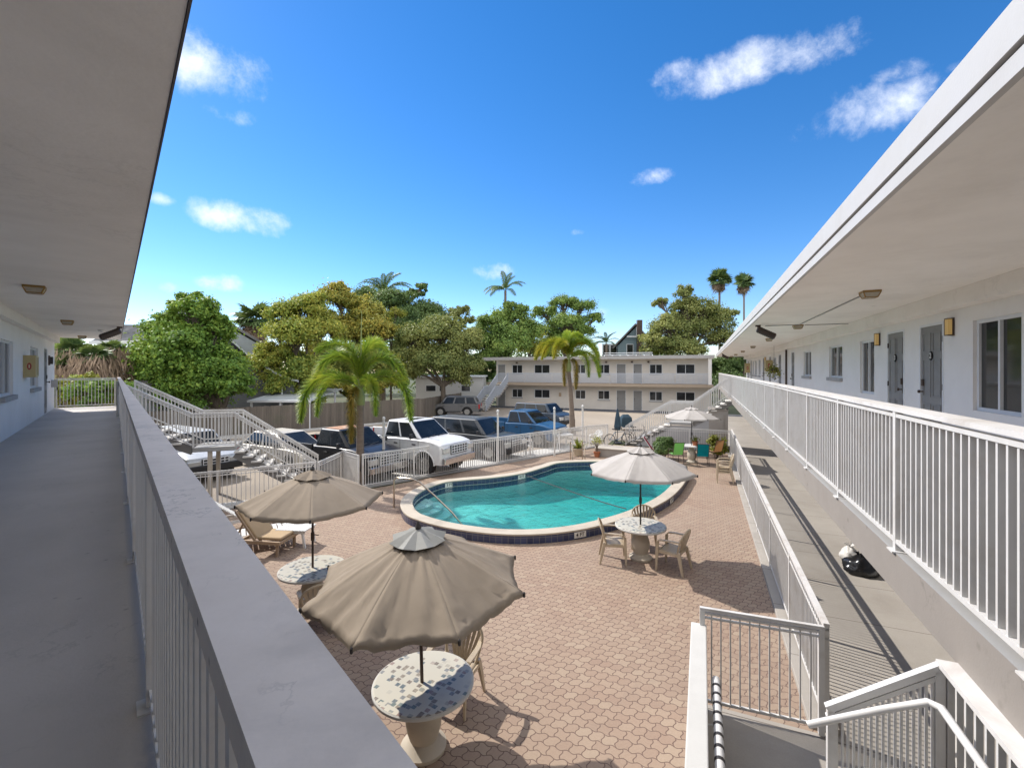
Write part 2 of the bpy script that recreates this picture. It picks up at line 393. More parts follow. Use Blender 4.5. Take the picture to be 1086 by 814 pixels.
def water():
    m, nt, p, out = newmat('pool_water')
    nt.nodes.remove(p)
    v = coords(nt); n1 = noise(nt, v, 2.2, 4, .6, .6)
    n2 = noise(nt, v, 9, 3, .5, .8)
    ad = nt.nodes.new('ShaderNodeMath'); ad.operation = 'MULTIPLY_ADD'; nt.links.new(n2, ad.inputs[0]); ad.inputs[1].default_value = .25; nt.links.new(n1, ad.inputs[2])
    bp = bump(nt, ad.outputs[0], .9, .10)
    tr = nt.nodes.new('ShaderNodeBsdfTransparent'); tr.inputs[0].default_value = (.86,.98,.96,1)
    gl = nt.nodes.new('ShaderNodeBsdfGlossy'); gl.inputs['Roughness'].default_value = .03; nt.links.new(bp, gl.inputs['Normal'])
    # Schlick reflectance, the same from above and below, so sunlight reaches the floor
    ge = nt.nodes.new('ShaderNodeNewGeometry'); dt = nt.nodes.new('ShaderNodeVectorMath'); dt.operation = 'DOT_PRODUCT'; nt.links.new(ge.outputs['Incoming'], dt.inputs[0]); nt.links.new(bp, dt.inputs[1])
    def mm(op, a, b=None):
        n = nt.nodes.new('ShaderNodeMath'); n.operation = op; n.use_clamp = op in ('SUBTRACT',)
        for i, q in enumerate((a, b)):
            if q is None: continue
            if hasattr(q, 'links'): nt.links.new(q, n.inputs[i])
            else: n.inputs[i].default_value = q
        return n.outputs[0]
    fres = mm('ADD', mm('MULTIPLY', mm('POWER', mm('SUBTRACT', 1.0, mm('ABSOLUTE', dt.outputs['Value'])), 5.0), .9), .02)
    mx = nt.nodes.new('ShaderNodeMixShader'); nt.links.new(fres, mx.inputs[0]); nt.links.new(tr.outputs[0], mx.inputs[1]); nt.links.new(gl.outputs[0], mx.inputs[2])
    nt.links.new(mx.outputs[0], out.inputs['Surface'])
    va = nt.nodes.new('ShaderNodeVolumeAbsorption'); va.inputs['Color'].default_value = (.05,.80,.80,1); va.inputs['Density'].default_value = .62
    nt.links.new(va.outputs[0], out.inputs['Volume'])
    return m
M['water'] = water()

def mosaic():
    m, nt, p, out = newmat('broken_tile_mosaic')
    v = coords(nt, rot=.5)
    vo = nt.nodes.new('ShaderNodeTexVoronoi'); vo.feature = 'F1'; vo.inputs['Scale'].default_value = 14.5; vo.inputs['Randomness'].default_value = .8; vo.distance = 'CHEBYCHEV'
    nt.links.new(v, vo.inputs['Vector'])
    sep = nt.nodes.new('ShaderNodeSeparateColor'); nt.links.new(vo.outputs['Color'], sep.inputs[0])
    chip = ramp(nt, sep.outputs[0], [(0, (.10,.17,.19)), (.2, (.22,.16,.10)), (.4, (.40,.33,.22)), (.55, (.15,.24,.22)), (.7, (.45,.28,.22)), (.85, (.28,.30,.30)), (1, (.50,.45,.36))])
    chip.node.color_ramp.interpolation = 'CONSTANT'
    edge = ramp(nt, vo.outputs['Distance'], [(.33, (1,1,1)), (.37, (0,0,0))])
    keep = ramp(nt, sep.outputs[1], [(.12, (0,0,0)), (.16, (1,1,1))])
    f = nt.nodes.new('ShaderNodeMath'); f.operation = 'MULTIPLY'; nt.links.new(edge, f.inputs[0]); nt.links.new(keep, f.inputs[1])
    chip = mixc(nt, .5, chip, ramp(nt, noise(nt, v, 40, 3), [(.3,(.12,.11,.10)),(.7,(.42,.38,.32))]))
    c = mixc(nt, f.outputs[0], (.62,.58,.47), chip)
    nt.links.new(c, p.inputs['Base Color']); p.inputs['Roughness'].default_value = .35
    return m
M['mosaic'] = mosaic()

def fabric(name, col, var=.08, trans=.25, dirt=None):
    m, nt, p, out = newmat(name)
    v = coords(nt); n1 = noise(nt, v, 2.2, 6, .6, .3); n2 = noise(nt, v, 320, 2)
    c = ramp(nt, n1, [(.3, tuple(x*(1-var) for x in col)), (.7, tuple(min(1,x*(1+var)) for x in col))])
    if dirt:
        n3 = noise(nt, v, 3.1, 6, .7, 1.2); c = mixc(nt, ramp(nt, n3, [(.56, (0,0,0)), (.7, (.4,)*3)]), c, dirt)
    nt.links.new(c, p.inputs['Base Color']); p.inputs['Roughness'].default_value = .9; p.inputs['Specular IOR Level'].default_value = .15
    nt.links.new(bump(nt, n2, .15, .002), p.inputs['Normal'])
    tl = nt.nodes.new('ShaderNodeBsdfTranslucent'); nt.links.new(c, tl.inputs[0])
    mx = nt.nodes.new('ShaderNodeMixShader'); mx.inputs[0].default_value = trans
    nt.links.new(p.outputs[0], mx.inputs[1]); nt.links.new(tl.outputs[0], mx.inputs[2]); nt.links.new(mx.outputs[0], out.inputs[0])
    return m
M['taupe'] = fabric('taupe_canvas', (.295,.245,.19), .08, .10, dirt=(.25,.205,.155))
M['graycanvas'] = fabric('faded_grey_canvas', (.34,.34,.32), .2, .15)
M['white_canvas'] = fabric('off_white_canvas', (.50,.47,.44), .07, .22, dirt=(.40,.34,.30))
M['cushion'] = fabric('tan_sling_fabric', (.50,.37,.23), .08, .15)
M['green_sling'] = fabric('light_green_sling', (.32,.62,.24), .06, .5)
M['teal_sling'] = fabric('teal_sling', (.01,.36,.42), .06, .5)
M['tan_sling'] = fabric('tan_sling', (.62,.42,.24), .06, .5)
M['red_sling'] = fabric('red_striped_canvas', (.36,.03,.07), .1, .2)
M['blue_tarp'] = fabric('blue_tarp', (.045,.075,.10), .2, .05)

def leafmat(name, cols, trans=.35, hue_scale=.35, rough=.55):
    """leaves: colour varies leaf by leaf and branch by branch"""
    m, nt, p, out = newmat(name)
    g = nt.nodes.new('ShaderNodeNewGeometry'); v = coords(nt, kind='Object')
    n1 = noise(nt, v, hue_scale, 3, .6)
    a = nt.nodes.new('ShaderNodeMath'); a.operation = 'MULTIPLY_ADD'; nt.links.new(g.outputs['Random Per Island'], a.inputs[0]); a.inputs[1].default_value = .38; 
    b = nt.nodes.new('ShaderNodeMath'); b.operation = 'SUBTRACT'; nt.links.new(n1, b.inputs[0]); b.inputs[1].default_value = .19; nt.links.new(b.outputs[0], a.inputs[2])
    k = len(cols); c = ramp(nt, a.outputs[0], [(.25 + .5*i/(k-1), cc) for i, cc in enumerate(cols)])
    nt.links.new(c, p.inputs['Base Color']); p.inputs['Roughness'].default_value = rough; p.inputs['Specular IOR Level'].default_value = .35
    tl = nt.nodes.new('ShaderNodeBsdfTranslucent')
    nt.links.new(mixc(nt, .5, c, (.22,.24,.03)), tl.inputs[0])
    mx = nt.nodes.new('ShaderNodeMixShader'); mx.inputs[0].default_value = trans
    nt.links.new(p.outputs[0], mx.inputs[1]); nt.links.new(tl.outputs[0], mx.inputs[2]); nt.links.new(mx.outputs[0], out.inputs[0])
    return m
M['leaf_green'] = leafmat('bright_green_leaves', [(.075,.155,.028),(.17,.31,.05),(.32,.44,.07)], .35, .5)
M['leaf_yellow'] = leafmat('yellowing_leaves', [(.16,.25,.05),(.38,.43,.08),(.60,.54,.10)], .35, .3)
M['leaf_orange'] = leafmat('orange_olive_leaves', [(.16,.22,.05),(.38,.38,.08),(.60,.46,.08)], .3, .3)
M['leaf_olive'] = leafmat('olive_leaves', [(0.120,0.168,0.048),(0.240,0.276,0.084),(0.372,0.372,0.108)], .25, .3)
M['leaf_dark'] = leafmat('dark_green_leaves', [(0.069,0.128,0.047), (0.128,0.208,0.063), (0.192,0.271,0.089)], .25, .4)
M['leaf_mid'] = leafmat('mid_green_leaves', [(0.092,0.172,0.046),(0.196,0.310,0.069),(0.345,0.437,0.103)], .3, .3)
M['leaf_lime'] = leafmat('lime_leaves', [(.12,.16,.02), (.22,.24,.03), (.32,.30,.04)], .35, .9)
M['frond'] = leafmat('palm_frond_leaflets', [(.14,.26,.035),(.30,.44,.05),(.55,.56,.07)], .4, 1.2, .45)
M['frond_yellow'] = leafmat('yellow_palm_leaflets', [(.20,.28,.03),(.42,.42,.04),(.60,.50,.06)], .4, 1.0, .45)
M['frond_old'] = leafmat('ageing_palm_leaflets', [(.16,.14,.02), (.26,.19,.03), (.32,.20,.04)], .35, 2, .6)
M['frond_dark'] = leafmat('dark_palm_leaflets', [(0.070,0.130,0.047), (0.119,0.189,0.070), (0.166,0.236,0.082)], .25, 1, .5)
M['frond_dead'] = leafmat('dead_palm_thatch', [(0.166,0.119,0.082), (0.284,0.201,0.142), (0.425,0.308,0.213)], .1, 1.5, .8)
M['bark'] = paint('grey_brown_bark', (.12,.095,.07), .9, .3, 6, .8, 25, stretch=(1,1,.3))
M['palmbark'] = paint('palm_trunk_bark', (.20,.155,.12), .85, .2, 3, .5, 25, stretch=(1,1,9))
M['crownshaft'] = paint('green_crownshaft', (.22,.26,.08), .5, .15, 4, .1)
# ---------------------------------------------------------------- helpers for outlines
def catmull(pts, k=6, closed=True):
    out = []; n = len(pts)
    for i in range(n):
        p0, p1, p2, p3 = (Vector(pts[(i+j) % n]) for j in (-1,0,1,2))
        for s in range(k):
            t = s/k
            out.append(.5*((2*p1)+(-p0+p2)*t+(2*p0-5*p1+4*p2-p3)*t*t+(-p0+3*p1-3*p2+p3)*t**3))
    return out
def offset(poly, d):
    """inward offset for a counter-clockwise outline"""
    n = len(poly); out = []
    for i in range(n):
        a, b, c = poly[i-1], poly[i], poly[(i+1) % n]
        t = Vector((c[0]-a[0], c[1]-a[1])).normalized(); nn = Vector((-t.y, t.x))
        out.append(Vector((b[0]+nn.x*d, b[1]+nn.y*d, 0)))
    return out
def sheet_with_hole(name, outer, hole, z, m):
    bm = bmesh.new(); es = []
    for loop in (outer, hole):
        vs = [bm.verts.new((p[0], p[1], z)) for p in loop]
        es += [bm.edges.new((vs[i], vs[(i+1) % len(vs)])) for i in range(len(vs))]
    bmesh.ops.triangle_fill(bm, use_beauty=True, use_dissolve=False, edges=es)
    for f in bm.faces:
        if f.normal.z < 0: f.normal_flip()
    me = bpy.data.meshes.new(name); bm.to_mesh(me); bm.free(); me.materials.append(m)
    o = bpy.data.objects.new(name, me); COL.objects.link(o); return o
def strip_uv(name, poly, z0, z1, m, parent=None, flip=False, zb=None):
    """vertical wall following an outline, UV = metres"""
    n = len(poly); vs = []; fs = []; uv = []
    L = 0; Ls = [0]
    for i in range(n): L += (Vector(poly[(i+1)%n][:2])-Vector(poly[i][:2])).length; Ls.append(L)
    off = OFF.get(parent.name, (0,0,0)) if parent else (0,0,0)
    for p in poly: vs.append((p[0]-off[0],p[1]-off[1],z0-off[2])); vs.append((p[0]-off[0],p[1]-off[1],z1-off[2]))
    if zb:
        for i, p in enumerate(poly): vs[2*i] = (vs[2*i][0], vs[2*i][1], zb(p)-off[2])
    for i in range(n):
        j = (i+1) % n; f = (2*i, 2*j, 2*j+1, 2*i+1)
        u = ((Ls[i],z0),(Ls[i+1],z0),(Ls[i+1],z1),(Ls[i],z1))
        if flip: f = f[::-1]; u = u[::-1]
        fs.append(f); uv += u
    me = bpy.data.meshes.new(name); me.from_pydata(vs, [], fs); me.materials.append(m)
    l = me.uv_layers.new(name='UVMap')
    for i, t in enumerate(uv): l.data[i].uv = t
    o = bpy.data.objects.new(name, me); COL.objects.link(o)
    if parent: o.parent = parent; OFF[o.name] = off
    return o

# ---------------------------------------------------------------- pool
ZC = .24
pc = [(425,533),(430,544),(445,551),(474,558.5),(518,564.6),(560,566),(600,563),(638,556),(680,543),(712,526),(727,509)]
outl = [G(x,y,ZC) for x,y in pc] + [Vector((6.75,17.6,0)), Vector((6.0,19.0,0)), Vector((4.9,19.7,0))] + \
       [G(x,y,ZC) for x,y in [(636,487),(590,488.6),(571,493.5),(547,500),(518,504),(493,506),(468,508.7),(448,514.5),(432,523)]]
outl = [Vector((p[0],p[1],0)) for p in outl]
outl = catmull(outl, 5)
inn = offset(outl, .34)
inn_w = offset(outl, .315)
pool = thing('swimming_pool', 'oval turquoise swimming pool with raised navy tiled edge and cream coping', 'swimming pool', (1.2,14.5,0), off=(1.2,14.5,0))
def ring(poly_o, poly_i, z0, z1, name, m, bevel=0):
    b = MB(); n = len(poly_o)
    vs = [(p[0],p[1],z1) for p in poly_o]+[(p[0],p[1],z1) for p in poly_i]+[(p[0],p[1],z0) for p in poly_o]+[(p[0],p[1],z0) for p in poly_i]
    fs = []
    for i in range(n):
        j = (i+1) % n
        fs += [(i,j,n+j,n+i),(2*n+i,3*n+i,3*n+j,2*n+j),(i,2*n+i,2*n+j,j),(n+i,n+j,3*n+j,3*n+i)]
    b.add(vs, fs); return b.build(name, m, pool, bevel=bevel)
ring(offset(outl,-.015), inn, ZC-.045, ZC, 'coping', M['coping'], .012)
strip_uv('outer_tile_band', outl, -.03, ZC-.046, M['navytile'], pool, flip=False)
strip_uv('inner_tile_band', offset(outl,.325), -.16, ZC-.046, M['navytile'], pool, flip=True)
ctr = Vector((1.3,14.6,0))
def depth(p):
    t = (p[0]+2.6)/8.0; t = max(0, min(1, t)); t = t*t*(3-2*t)
    return -.45 - .62*t   # as shallow as refraction makes it look
strip_uv('pool_wall', offset(outl,.324), -1.3, -.16, M['plaster'], pool, flip=True, zb=lambda p: depth(p))
b = MB(); ri = offset(outl,.324); n = len(ri); K = 10
vs = []
for k in range(K+1):
    s = 1-k/K
    for p in ri:
        q = ctr + (Vector((p[0],p[1],0))-ctr)*max(s,.001); vs.append((q.x,q.y,depth(q)))
fs = [(k*n+i, k*n+(i+1)%n, (k+1)*n+(i+1)%n, (k+1)*n+i) for k in range(K) for i in range(n)]
b.add(vs, fs); b.build('pool_floor', M['plaster'], pool, smooth=True)
# curved entry steps at the shallow end
for k, (rr, zz) in enumerate(((1.5,-.36),(1.15,-.22),(.8,-.09))):
    b = MB(); c0 = G(428,531,0) + Vector((.55,0,0)); poly = []
    for i in range(17):
        a = R(-75 + 150*i/16); poly.append((c0.x + rr*math.cos(a)*.9 - .35, c0.y + rr*math.sin(a)*.85))
    b.prism(poly, -1.2, zz); b.build('entry_step', M['plaster'], pool)
wt = MB(); wt.add([(p[0],p[1],.045) for p in inn_w] , [tuple(range(len(inn_w)))])
w = wt.build('water_surface', M['water'], pool, recalc=False); 
if w.data.polygons[0].normal.z < 0: w.data.flip_normals()
# white waterline tile where the wall meets the water
ring(offset(outl,.323), offset(outl,.36), .030, .040, 'waterline_trim', M['whiteconc'])
# depth plates on the outer and inner tile band
def plate(i, txt, outer=True):
    p = outl[i] if outer else offset(outl,.325)[i]
    q = outl[(i+1) % len(outl)]; t = Vector((q[0]-outl[i][0], q[1]-outl[i][1])).normalized(); nn = Vector((t.y,-t.x)) if outer else Vector((-t.y,t.x))
    zc = .11
    Mx = Matrix.Translation((p[0]+nn.x*.012, p[1]+nn.y*.012, zc)) @ Matrix.Rotation(math.atan2(nn.y, nn.x)+R(90), 4, 'Z') @ Matrix.Rotation(R(90), 4, 'X')
    b = MB(); b.box(-.17,.17,-.07,.07,-.008,.004); b.xf(Mx); pl = b.build('depth_plate', M['whiteresin'], pool)
    tb = text_mb(txt, .13, Mx @ Matrix.Translation((0,0,.006)), .003, .002); tb.build('depth_lettering', M['black'], pl)
def near_idx(px, py): 
    g = G(px,py,ZC); return min(range(len(outl)), key=lambda i: (outl[i][0]-g.x)**2+(outl[i][1]-g.y)**2)
plate(near_idx(616,562), '4 FT'); plate(near_idx(712,527), '5 FT')
plate(near_idx(549,500), '4 FT', False); plate(near_idx(470,508), '3 FT', False)
# rails
hr = G(423,537,.0); b = MB()
a0 = Vector((hr.x-.12, hr.y-.1, 0)); 
dirp = Vector((.83,-.42,0)).normalized()
pts = [a0, a0+Vector((0,0,.82)), a0+Vector((.06,-.02,.9))] + [a0+dirp*s+Vector((0,0,z)) for s,z in ((.25,.93),(.7,.93),(.95,.88),(1.5,.55),(2.1,.15),(2.5,-.2))]
b.tube(pts, .024, 8); b.build('entry_handrail', M['chrome'], pool, smooth=True)
lad = MB()
lp = G(606,489,0)
for dx in (0,.55):
    pts = [Vector((lp.x+dx, lp.y+.35, .0)), Vector((lp.x+dx, lp.y+.35, .75)), Vector((lp.x+dx, lp.y+.2, .88)), Vector((lp.x+dx, lp.y-.1, .88)), Vector((lp.x+dx, lp.y-.3, .7)), Vector((lp.x+dx, lp.y-.45, .1)), Vector((lp.x+dx, lp.y-.45, -1.1))]
    l = MB().tube(pts, .022, 8).build('ladder_rail', M['chrome'], pool, smooth=True)
for z in (-.1,-.4,-.7): lad.box(lp.x, lp.x+.55, lp.y-.52, lp.y-.42, z, z+.03)
lad.build('ladder_step', M['whiteresin'], pool)
# depth rope across the pool
r0 = G(556,504,.09); r1 = G(664,541,.09)
pts = [r0.lerp(r1, t) + Vector((0,0,.05*(2*t-1)**4)) for t in [i/14 for i in range(15)]]
tag(MB().tube(pts, .016, 6).build('safety_rope', M['dark'], smooth=True), 'thin dark safety rope stretched across the pool water', 'rope')

# ---------------------------------------------------------------- ground, deck, paths
hole = offset(outl, .1)
gs = 600
struct(sheet_with_hole('ground', [(-gs,-gs),(gs,-gs),(gs,gs),(-gs,gs)], hole, -.03, M['yard']))
BA = Vector((-5.75,16.2,0)); BB = Vector((3.9,24.0,0)); BC = Vector((5.2,24.7,0))
FL = [Vector((-12.6,11.3,0)), Vector((-8.7,13.4,0)), Vector((-6.35,14.75,0)), Vector((-6.2,16.7,0)), Vector((-5.25,15.75,0))]
bf_dir = (BB-Vector((-5.25,16.15,0))).normalized()
park = [(-32,14.0),(-12.8,11.4),(-8.7,13.5),(-6.3,14.9),(-6.3,16.75),(-5.2,15.9)]+[(BB.x,BB.y+.1),(BC.x,BC.y),tuple(RW.w(-4.9,24.6)[:2]),tuple(RW.w(-4.9,27.2)[:2]),tuple(RW.w(1.0,27.2)[:2]),tuple(RW.w(1.0,47.8)[:2]),tuple(RW.w(-34,47.8)[:2]),(-32,26)]
struct(MB().sheet(park, -.014).build('parking_lot', M['asphalt'], recalc=False))
deck = [RW.w(1.25,25.4), RW.w(-4.9,25.4), BC, BB, FL[4]+Vector((.1,-.1,0)), FL[3]+Vector((.1,-.1,0)), FL[2], FL[1], FL[0], LW.w(-1.6,10), LW.w(-1.6,-1.5), Vector((.6,-.2,0)), RW.w(-.13,1.0), RW.w(-.13,6.15), RW.w(1.25,6.15)]
struct(sheet_with_hole('pool_deck', deck, hole, 0, M['paver']))
# concrete walk beside the right wing, drawn along its own axis so the joints run across it
wl = fthing(RW, 'x', 'x', 'x', 2, 20)
def rws(name, pts, z, m):
    o = MB().sheet(pts, z).build(name, m, recalc=False); o.rotation_euler.z = RW.t; return struct(o)
bpy.data.objects.remove(wl)
rws('concrete_walk', [(1.25,6.15),(3.9,6.15),(3.9,47),(1.25,47)], .004, M['walk'])
rws('concrete_landing', [(-.13,-4),(3.9,-4),(3.9,6.15),(-.13,6.15)], .004, M['walk'])
rws('kerb_strip', [(0,0),(0,0.01),(0.01,0.01)], -.02, M['walk'])
bpy.data.objects.remove(bpy.data.objects['kerb_strip'])
o = MB().box(1.14,1.44,6.2,24.6,-.02,.07).build('kerb', M['walk'], bevel=.01); o.rotation_euler.z = RW.t; struct(o)
# pale concrete strip behind the pool fence
pn = Vector((-bf_dir.y, bf_dir.x, 0))
s0 = Vector((-5.25,16.0,0)); s1 = BB + bf_dir*.6
struct(MB().sheet([s0+pn*.03, s1+pn*.03, s1+pn*1.5, s0+pn*1.5], -.008).build('concrete_path', M['whiteconc'], recalc=False))
struct(MB().bar(s0-pn*.06+Vector((0,0,.03)), s1-pn*.06+Vector((0,0,.03)), .14, .07).build('fence_kerb', M['slabgray']))
fb = (FL[2]-FL[0]).normalized(); fn = Vector((-fb.y, fb.x, 0))
struct(MB().sheet([FL[0]+fn*.05, FL[2]+fn*.05, FL[2]+fn*.85, FL[0]+fn*.85], -.006).build('side_path', M['whiteconc'], recalc=False))
# walk at the foot of the back building, its shade painted into the colour
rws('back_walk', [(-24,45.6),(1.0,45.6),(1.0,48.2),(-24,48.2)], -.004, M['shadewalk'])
# street strip far left
# ---------------------------------------------------------------- railings
def railing(parent, A, B, h=1.11, capw=.07, caph=.035, pick=.0856, post=1.615, second=.0, bottom=.08, pw=.018, pd=.026, postw=.045, m=None, mcap=None, up_level=None, names=None, pname='railing', sub=True, ends=(True,True), foot=True, inner=0, capshift=0):
    """A, B: base line points (z = floor). Returns the railing part (top rail mesh)."""
    A = Vector(A); B = Vector(B); m = m or M['rail']; mcap = mcap or m
    d = B-A; Lh = Vector((d.x,d.y,0)).length; dh = Vector((d.x,d.y,0))/Lh; sl = d.z/Lh
    side = Vector((dh.y,-dh.x,0))
    P = lambda t, z: A + dh*t + Vector((0,0,sl*t+z))
    b = MB(); b.bar(P(0,h-caph/2)+side*capshift, P(Lh,h-caph/2)+side*capshift, capw, caph)
    if sub: rail = b.build(pname, mcap, parent); tgt = rail
    else: tgt = parent; b.build('top_rail', mcap, parent)
    z2 = h-caph-.02
    MB().bar(P(0,z2-.012), P(Lh,z2-.012), pd+.012, .026).build('upper_crossbar', m, tgt)
    if second: MB().bar(P(0,h-second), P(Lh,h-second), pd+.01, .024).build('middle_crossbar', m, tgt)
    MB().bar(P(0,bottom), P(Lh,bottom), pd+.012, .03).build('lower_crossbar', m, tgt)
    npan = max(1, round(Lh/post)); step = Lh/npan
    for i in range(npan+1):
        if (i == 0 and not ends[0]) or (i == npan and not ends[1]): continue
        t = min(max(i*step, postw/2), Lh-postw/2)
        q = MB(); p = P(t,0); q.add([], [])
        q.bar(p+Vector((0,0,.0)), p+Vector((0,0,h-caph)), postw, postw, up=side)
        if foot: q.bar(p+Vector((0,0,.001)), p+Vector((0,0,.013)), .11, .11, up=side)
        q.build('post', m, tgt)
    for i in range(npan):
        q = MB(); t0 = i*step+postw/2; t1 = (i+1)*step-postw/2; k = max(1, round((t1-t0)/pick))
        zt = (h-second) if False else z2-.024
        for j in range(1, k):
            t = t0 + (t1-t0)*j/k; p = P(t,0)
            a = p+Vector((0,0,bottom+.014)); c = p+Vector((0,0,zt))
            x = dh*(pw/2); y = side*(pd/2)
            q.add([a-x-y,a+x-y,a+x+y,a-x+y,c-x-y,c+x-y,c+x+y,c-x+y],[(0,3,2,1),(0,1,5,4),(1,2,6,5),(2,3,7,6),(3,0,4,7)])
        q.build('picket_panel', m, tgt)
    return tgt
# ---------------------------------------------------------------- shared building pieces (frame coords, wall facing -x or +x)
def wall_y(x0, x1, ya, yb, za, zb, ops):
    """wall slab between x0..x1 running along y with openings (y0,y1,z0,z1)"""
    b = MB(); y = ya
    for (p,q,r,s) in sorted(ops):
        if p > y: b.box(x0,x1,y,p,za,zb)
        if r > za: b.box(x0,x1,p,q,za,r)
        if s < zb: b.box(x0,x1,p,q,s,zb)
        y = q
    if y < yb: b.box(x0,x1,y,yb,za,zb)
    return b
def wall_x(y0, y1, xa, xb, za, zb, ops):
    b = wall_y(y0, y1, xa, xb, za, zb, ops); b.v = [(v[1],v[0],v[2]) for v in b.v]; b.f = [f[::-1] for f in b.f]; return b
def swap(b): b.v = [(v[1],v[0],v[2]) for v in b.v]; b.f = [f[::-1] for f in b.f]; return b

def window(parent, x, y0, y1, z0, z1, sgn=-1, sill=True, axis='y', mull=1, blind=.5, fw=.05):
    """sgn: side the room's outside faces (-1: towards -x). x = outer wall face; frame sits recessed"""
    xi = x - sgn*.045
    def fin(b): return swap(b) if axis == 'x' else b
    b = MB()
    X0, X1 = xi, xi - sgn*.05
    b.box(X0,X1,y0,y1,z0,z0+fw); b.box(X0,X1,y0,y1,z1-fw,z1)
    b.box(X0,X1,y0,y0+fw,z0+fw,z1-fw); b.box(X0,X1,y1-fw,y1,z0+fw,z1-fw)
    for k in range(mull):
        ym = y0 + (y1-y0)*(k+1)/(mull+1); b.box(X0+sgn*.006,X1,ym-fw*.45,ym+fw*.45,z0+fw,z1-fw)
    w = fin(b).build('window', M['alu'], parent)
    g = MB(); g.box(xi-sgn*.03, xi-sgn*.038, y0+fw*.9,y1-fw*.9,z0+fw*.9,z1-fw*.9)
    fin(g).build('pane', M['glass'], w)
    if sill:
        s = MB(); s.box(x+sgn*.07, x-sgn*.12, y0-.04, y1+.04, z0-.10, z0-.002); fin(s).build('sill', M['sill'], w)
    return w
def door(parent, x, y0, y1, z0, z1, sgn=-1, axis='y', num=None, fr=None, handle_side=0, flat=False):
    def fin(b): return swap(b) if axis == 'x' else b
    xi = x - sgn*.012
    b = MB(); b.box(xi, xi-sgn*.045, y0+.045, y1-.045, z0+.01, z1-.045)
    # raised mouldings of a panelled door
    W = y1-y0
    if not flat:
        for (pa,pb) in ((.14,.46),(.54,.86)):
            for (za,zb) in ((.08,.36),(.42,.72),(.78,.93)):
                ya, yb = y0+W*pa, y0+W*pb; zz0, zz1 = z0+(z1-z0)*za, z0+(z1-z0)*zb
                t = .018
                for q in ((ya,yb,zz0,zz0+t),(ya,yb,zz1-t,zz1),(ya,ya+t,zz0+t,zz1-t),(yb-t,yb,zz0+t,zz1-t)):
                    b.box(xi+sgn*.010, xi+sgn*.0005, *q)
    d = fin(b).build('door', M['doorgray'], parent)
    f = MB(); f.box(x+sgn*.006,x-sgn*.1,y0,y0+.043,z0,z1); f.box(x+sgn*.006,x-sgn*.1,y1-.043,y1,z0,z1); f.box(x+sgn*.006,x-sgn*.1,y0+.043,y1-.043,z1-.043,z1)
    fin(f).build('door_frame', M['alu'], d)
    hy = y0+.13 if handle_side == 0 else y1-.13
    h = MB(); h.tube([(xi+sgn*.0105,hy,z0+1.0),(xi+sgn*.065,hy,z0+1.0)], .012, 8); h.lathe([(.005,-.02),(.028,-.012),(.03,.01),(.012,.026)], (xi+sgn*.07,hy,z0+1.0), 10, 'x')
    fin(h).build('handle', M['brown'], d, smooth=False)
    h = MB(); h.box(xi+sgn*.0105, xi+sgn*.03, hy-.03, hy+.03, z0+1.1, z0+1.22); fin(h).build('deadbolt', M['brown'], d)
    for zz in (.25,1.05,1.85):
        hi = MB()
        yy = y1-.05 if handle_side == 0 else y0+.03
        hi.box(xi+sgn*.02, xi+sgn*.001, yy, yy+.02, z0+zz, z0+zz+.1)
        fin(hi).build('hinge', M['brown'], d)
    if num:
        yc = (y0+y1)/2; zc = z0+(z1-z0)*.745
        pm = MB(); poly = [( .055*math.cos(t*math.pi/10), .08*math.sin(t*math.pi/10)) for t in range(20)]
        pm.add([(xi+sgn*.022,yc+a,zc+c) for a,c in poly]+[(xi+sgn*.011,yc+a,zc+c) for a,c in poly], [tuple(range(20)), tuple(range(39,19,-1))]+[(i,(i+1)%20,20+(i+1)%20,20+i) for i in range(20)])
        pp = pm.build('number_plate', M['black'], d)
        Mx = Matrix.Translation((xi+sgn*.025,yc,zc)) @ Matrix.Rotation(R(-90),4,'Z') @ Matrix.Rotation(R(90),4,'X')
        text_mb(num, .13, Mx, .004, .003).build('door_number', M['whiteresin'], pp)
    return d

def wall_lamp(fr, n, a, z, label):
    t = fthing(fr, 'wall_lamp', label, 'wall lamp', n, a, z, 'amber lamps beside the right wing doors')
    b = MB(); b.box(n,n-.03,a-.05,a+.05,z-.14,z+.14); b.box(n-.03,n-.09,a-.055,a+.055,z+.12,z+.135); b.box(n-.03,n-.09,a-.055,a+.055,z-.14,z-.125)
    b.box(n-.03,n-.09,a+.045,a+.055,z-.125,z+.12)
    b.build('lamp_bracket', M['brown'], t)
    g = MB(); g.box(n-.032,n-.086,a-.052,a+.043,z-.124,z+.119); g.build('lamp_glass', M['lampglass'], t)
    return t
def ceiling_lamp(fr, x, y, z, label, grp):
    t = fthing(fr, 'ceiling_light', label, 'ceiling light', x, y, z, grp)
    b = MB(); b.cbox(x,y,z-.015,.225,.225,.03); b.build('lamp_base', M['brass'], t)
    g = MB(); s0=.105; s1=.075
    vs = [(x-s0,y-s0,z-.03),(x+s0,y-s0,z-.03),(x+s0,y+s0,z-.03),(x-s0,y+s0,z-.03),(x-s1,y-s1,z-.10),(x+s1,y-s1,z-.10),(x+s1,y+s1,z-.10),(x-s1,y+s1,z-.10)]
    g.add(vs, [(0,1,5,4),(1,2,6,5),(2,3,7,6),(3,0,4,7),(4,5,6,7)]); g.build('lamp_shade', paint('ribbed_lamp_glass',(.42,.38,.30),.3,.15,20,.2) if 'lampsh' not in M else M['lampsh'], t)
    r = MB()
    for i in range(4):
        a, c = vs[i], vs[i+4]; r.bar(a, c, .012, .012)
        r.bar(vs[4+i], vs[4+(i+1)%4], .012, .012)
    r.build('lamp_frame', M['brass'], t)
    return t
M['lampsh'] = paint('ribbed_lamp_glass', (.42,.38,.30), .3, .15, 20, .2)

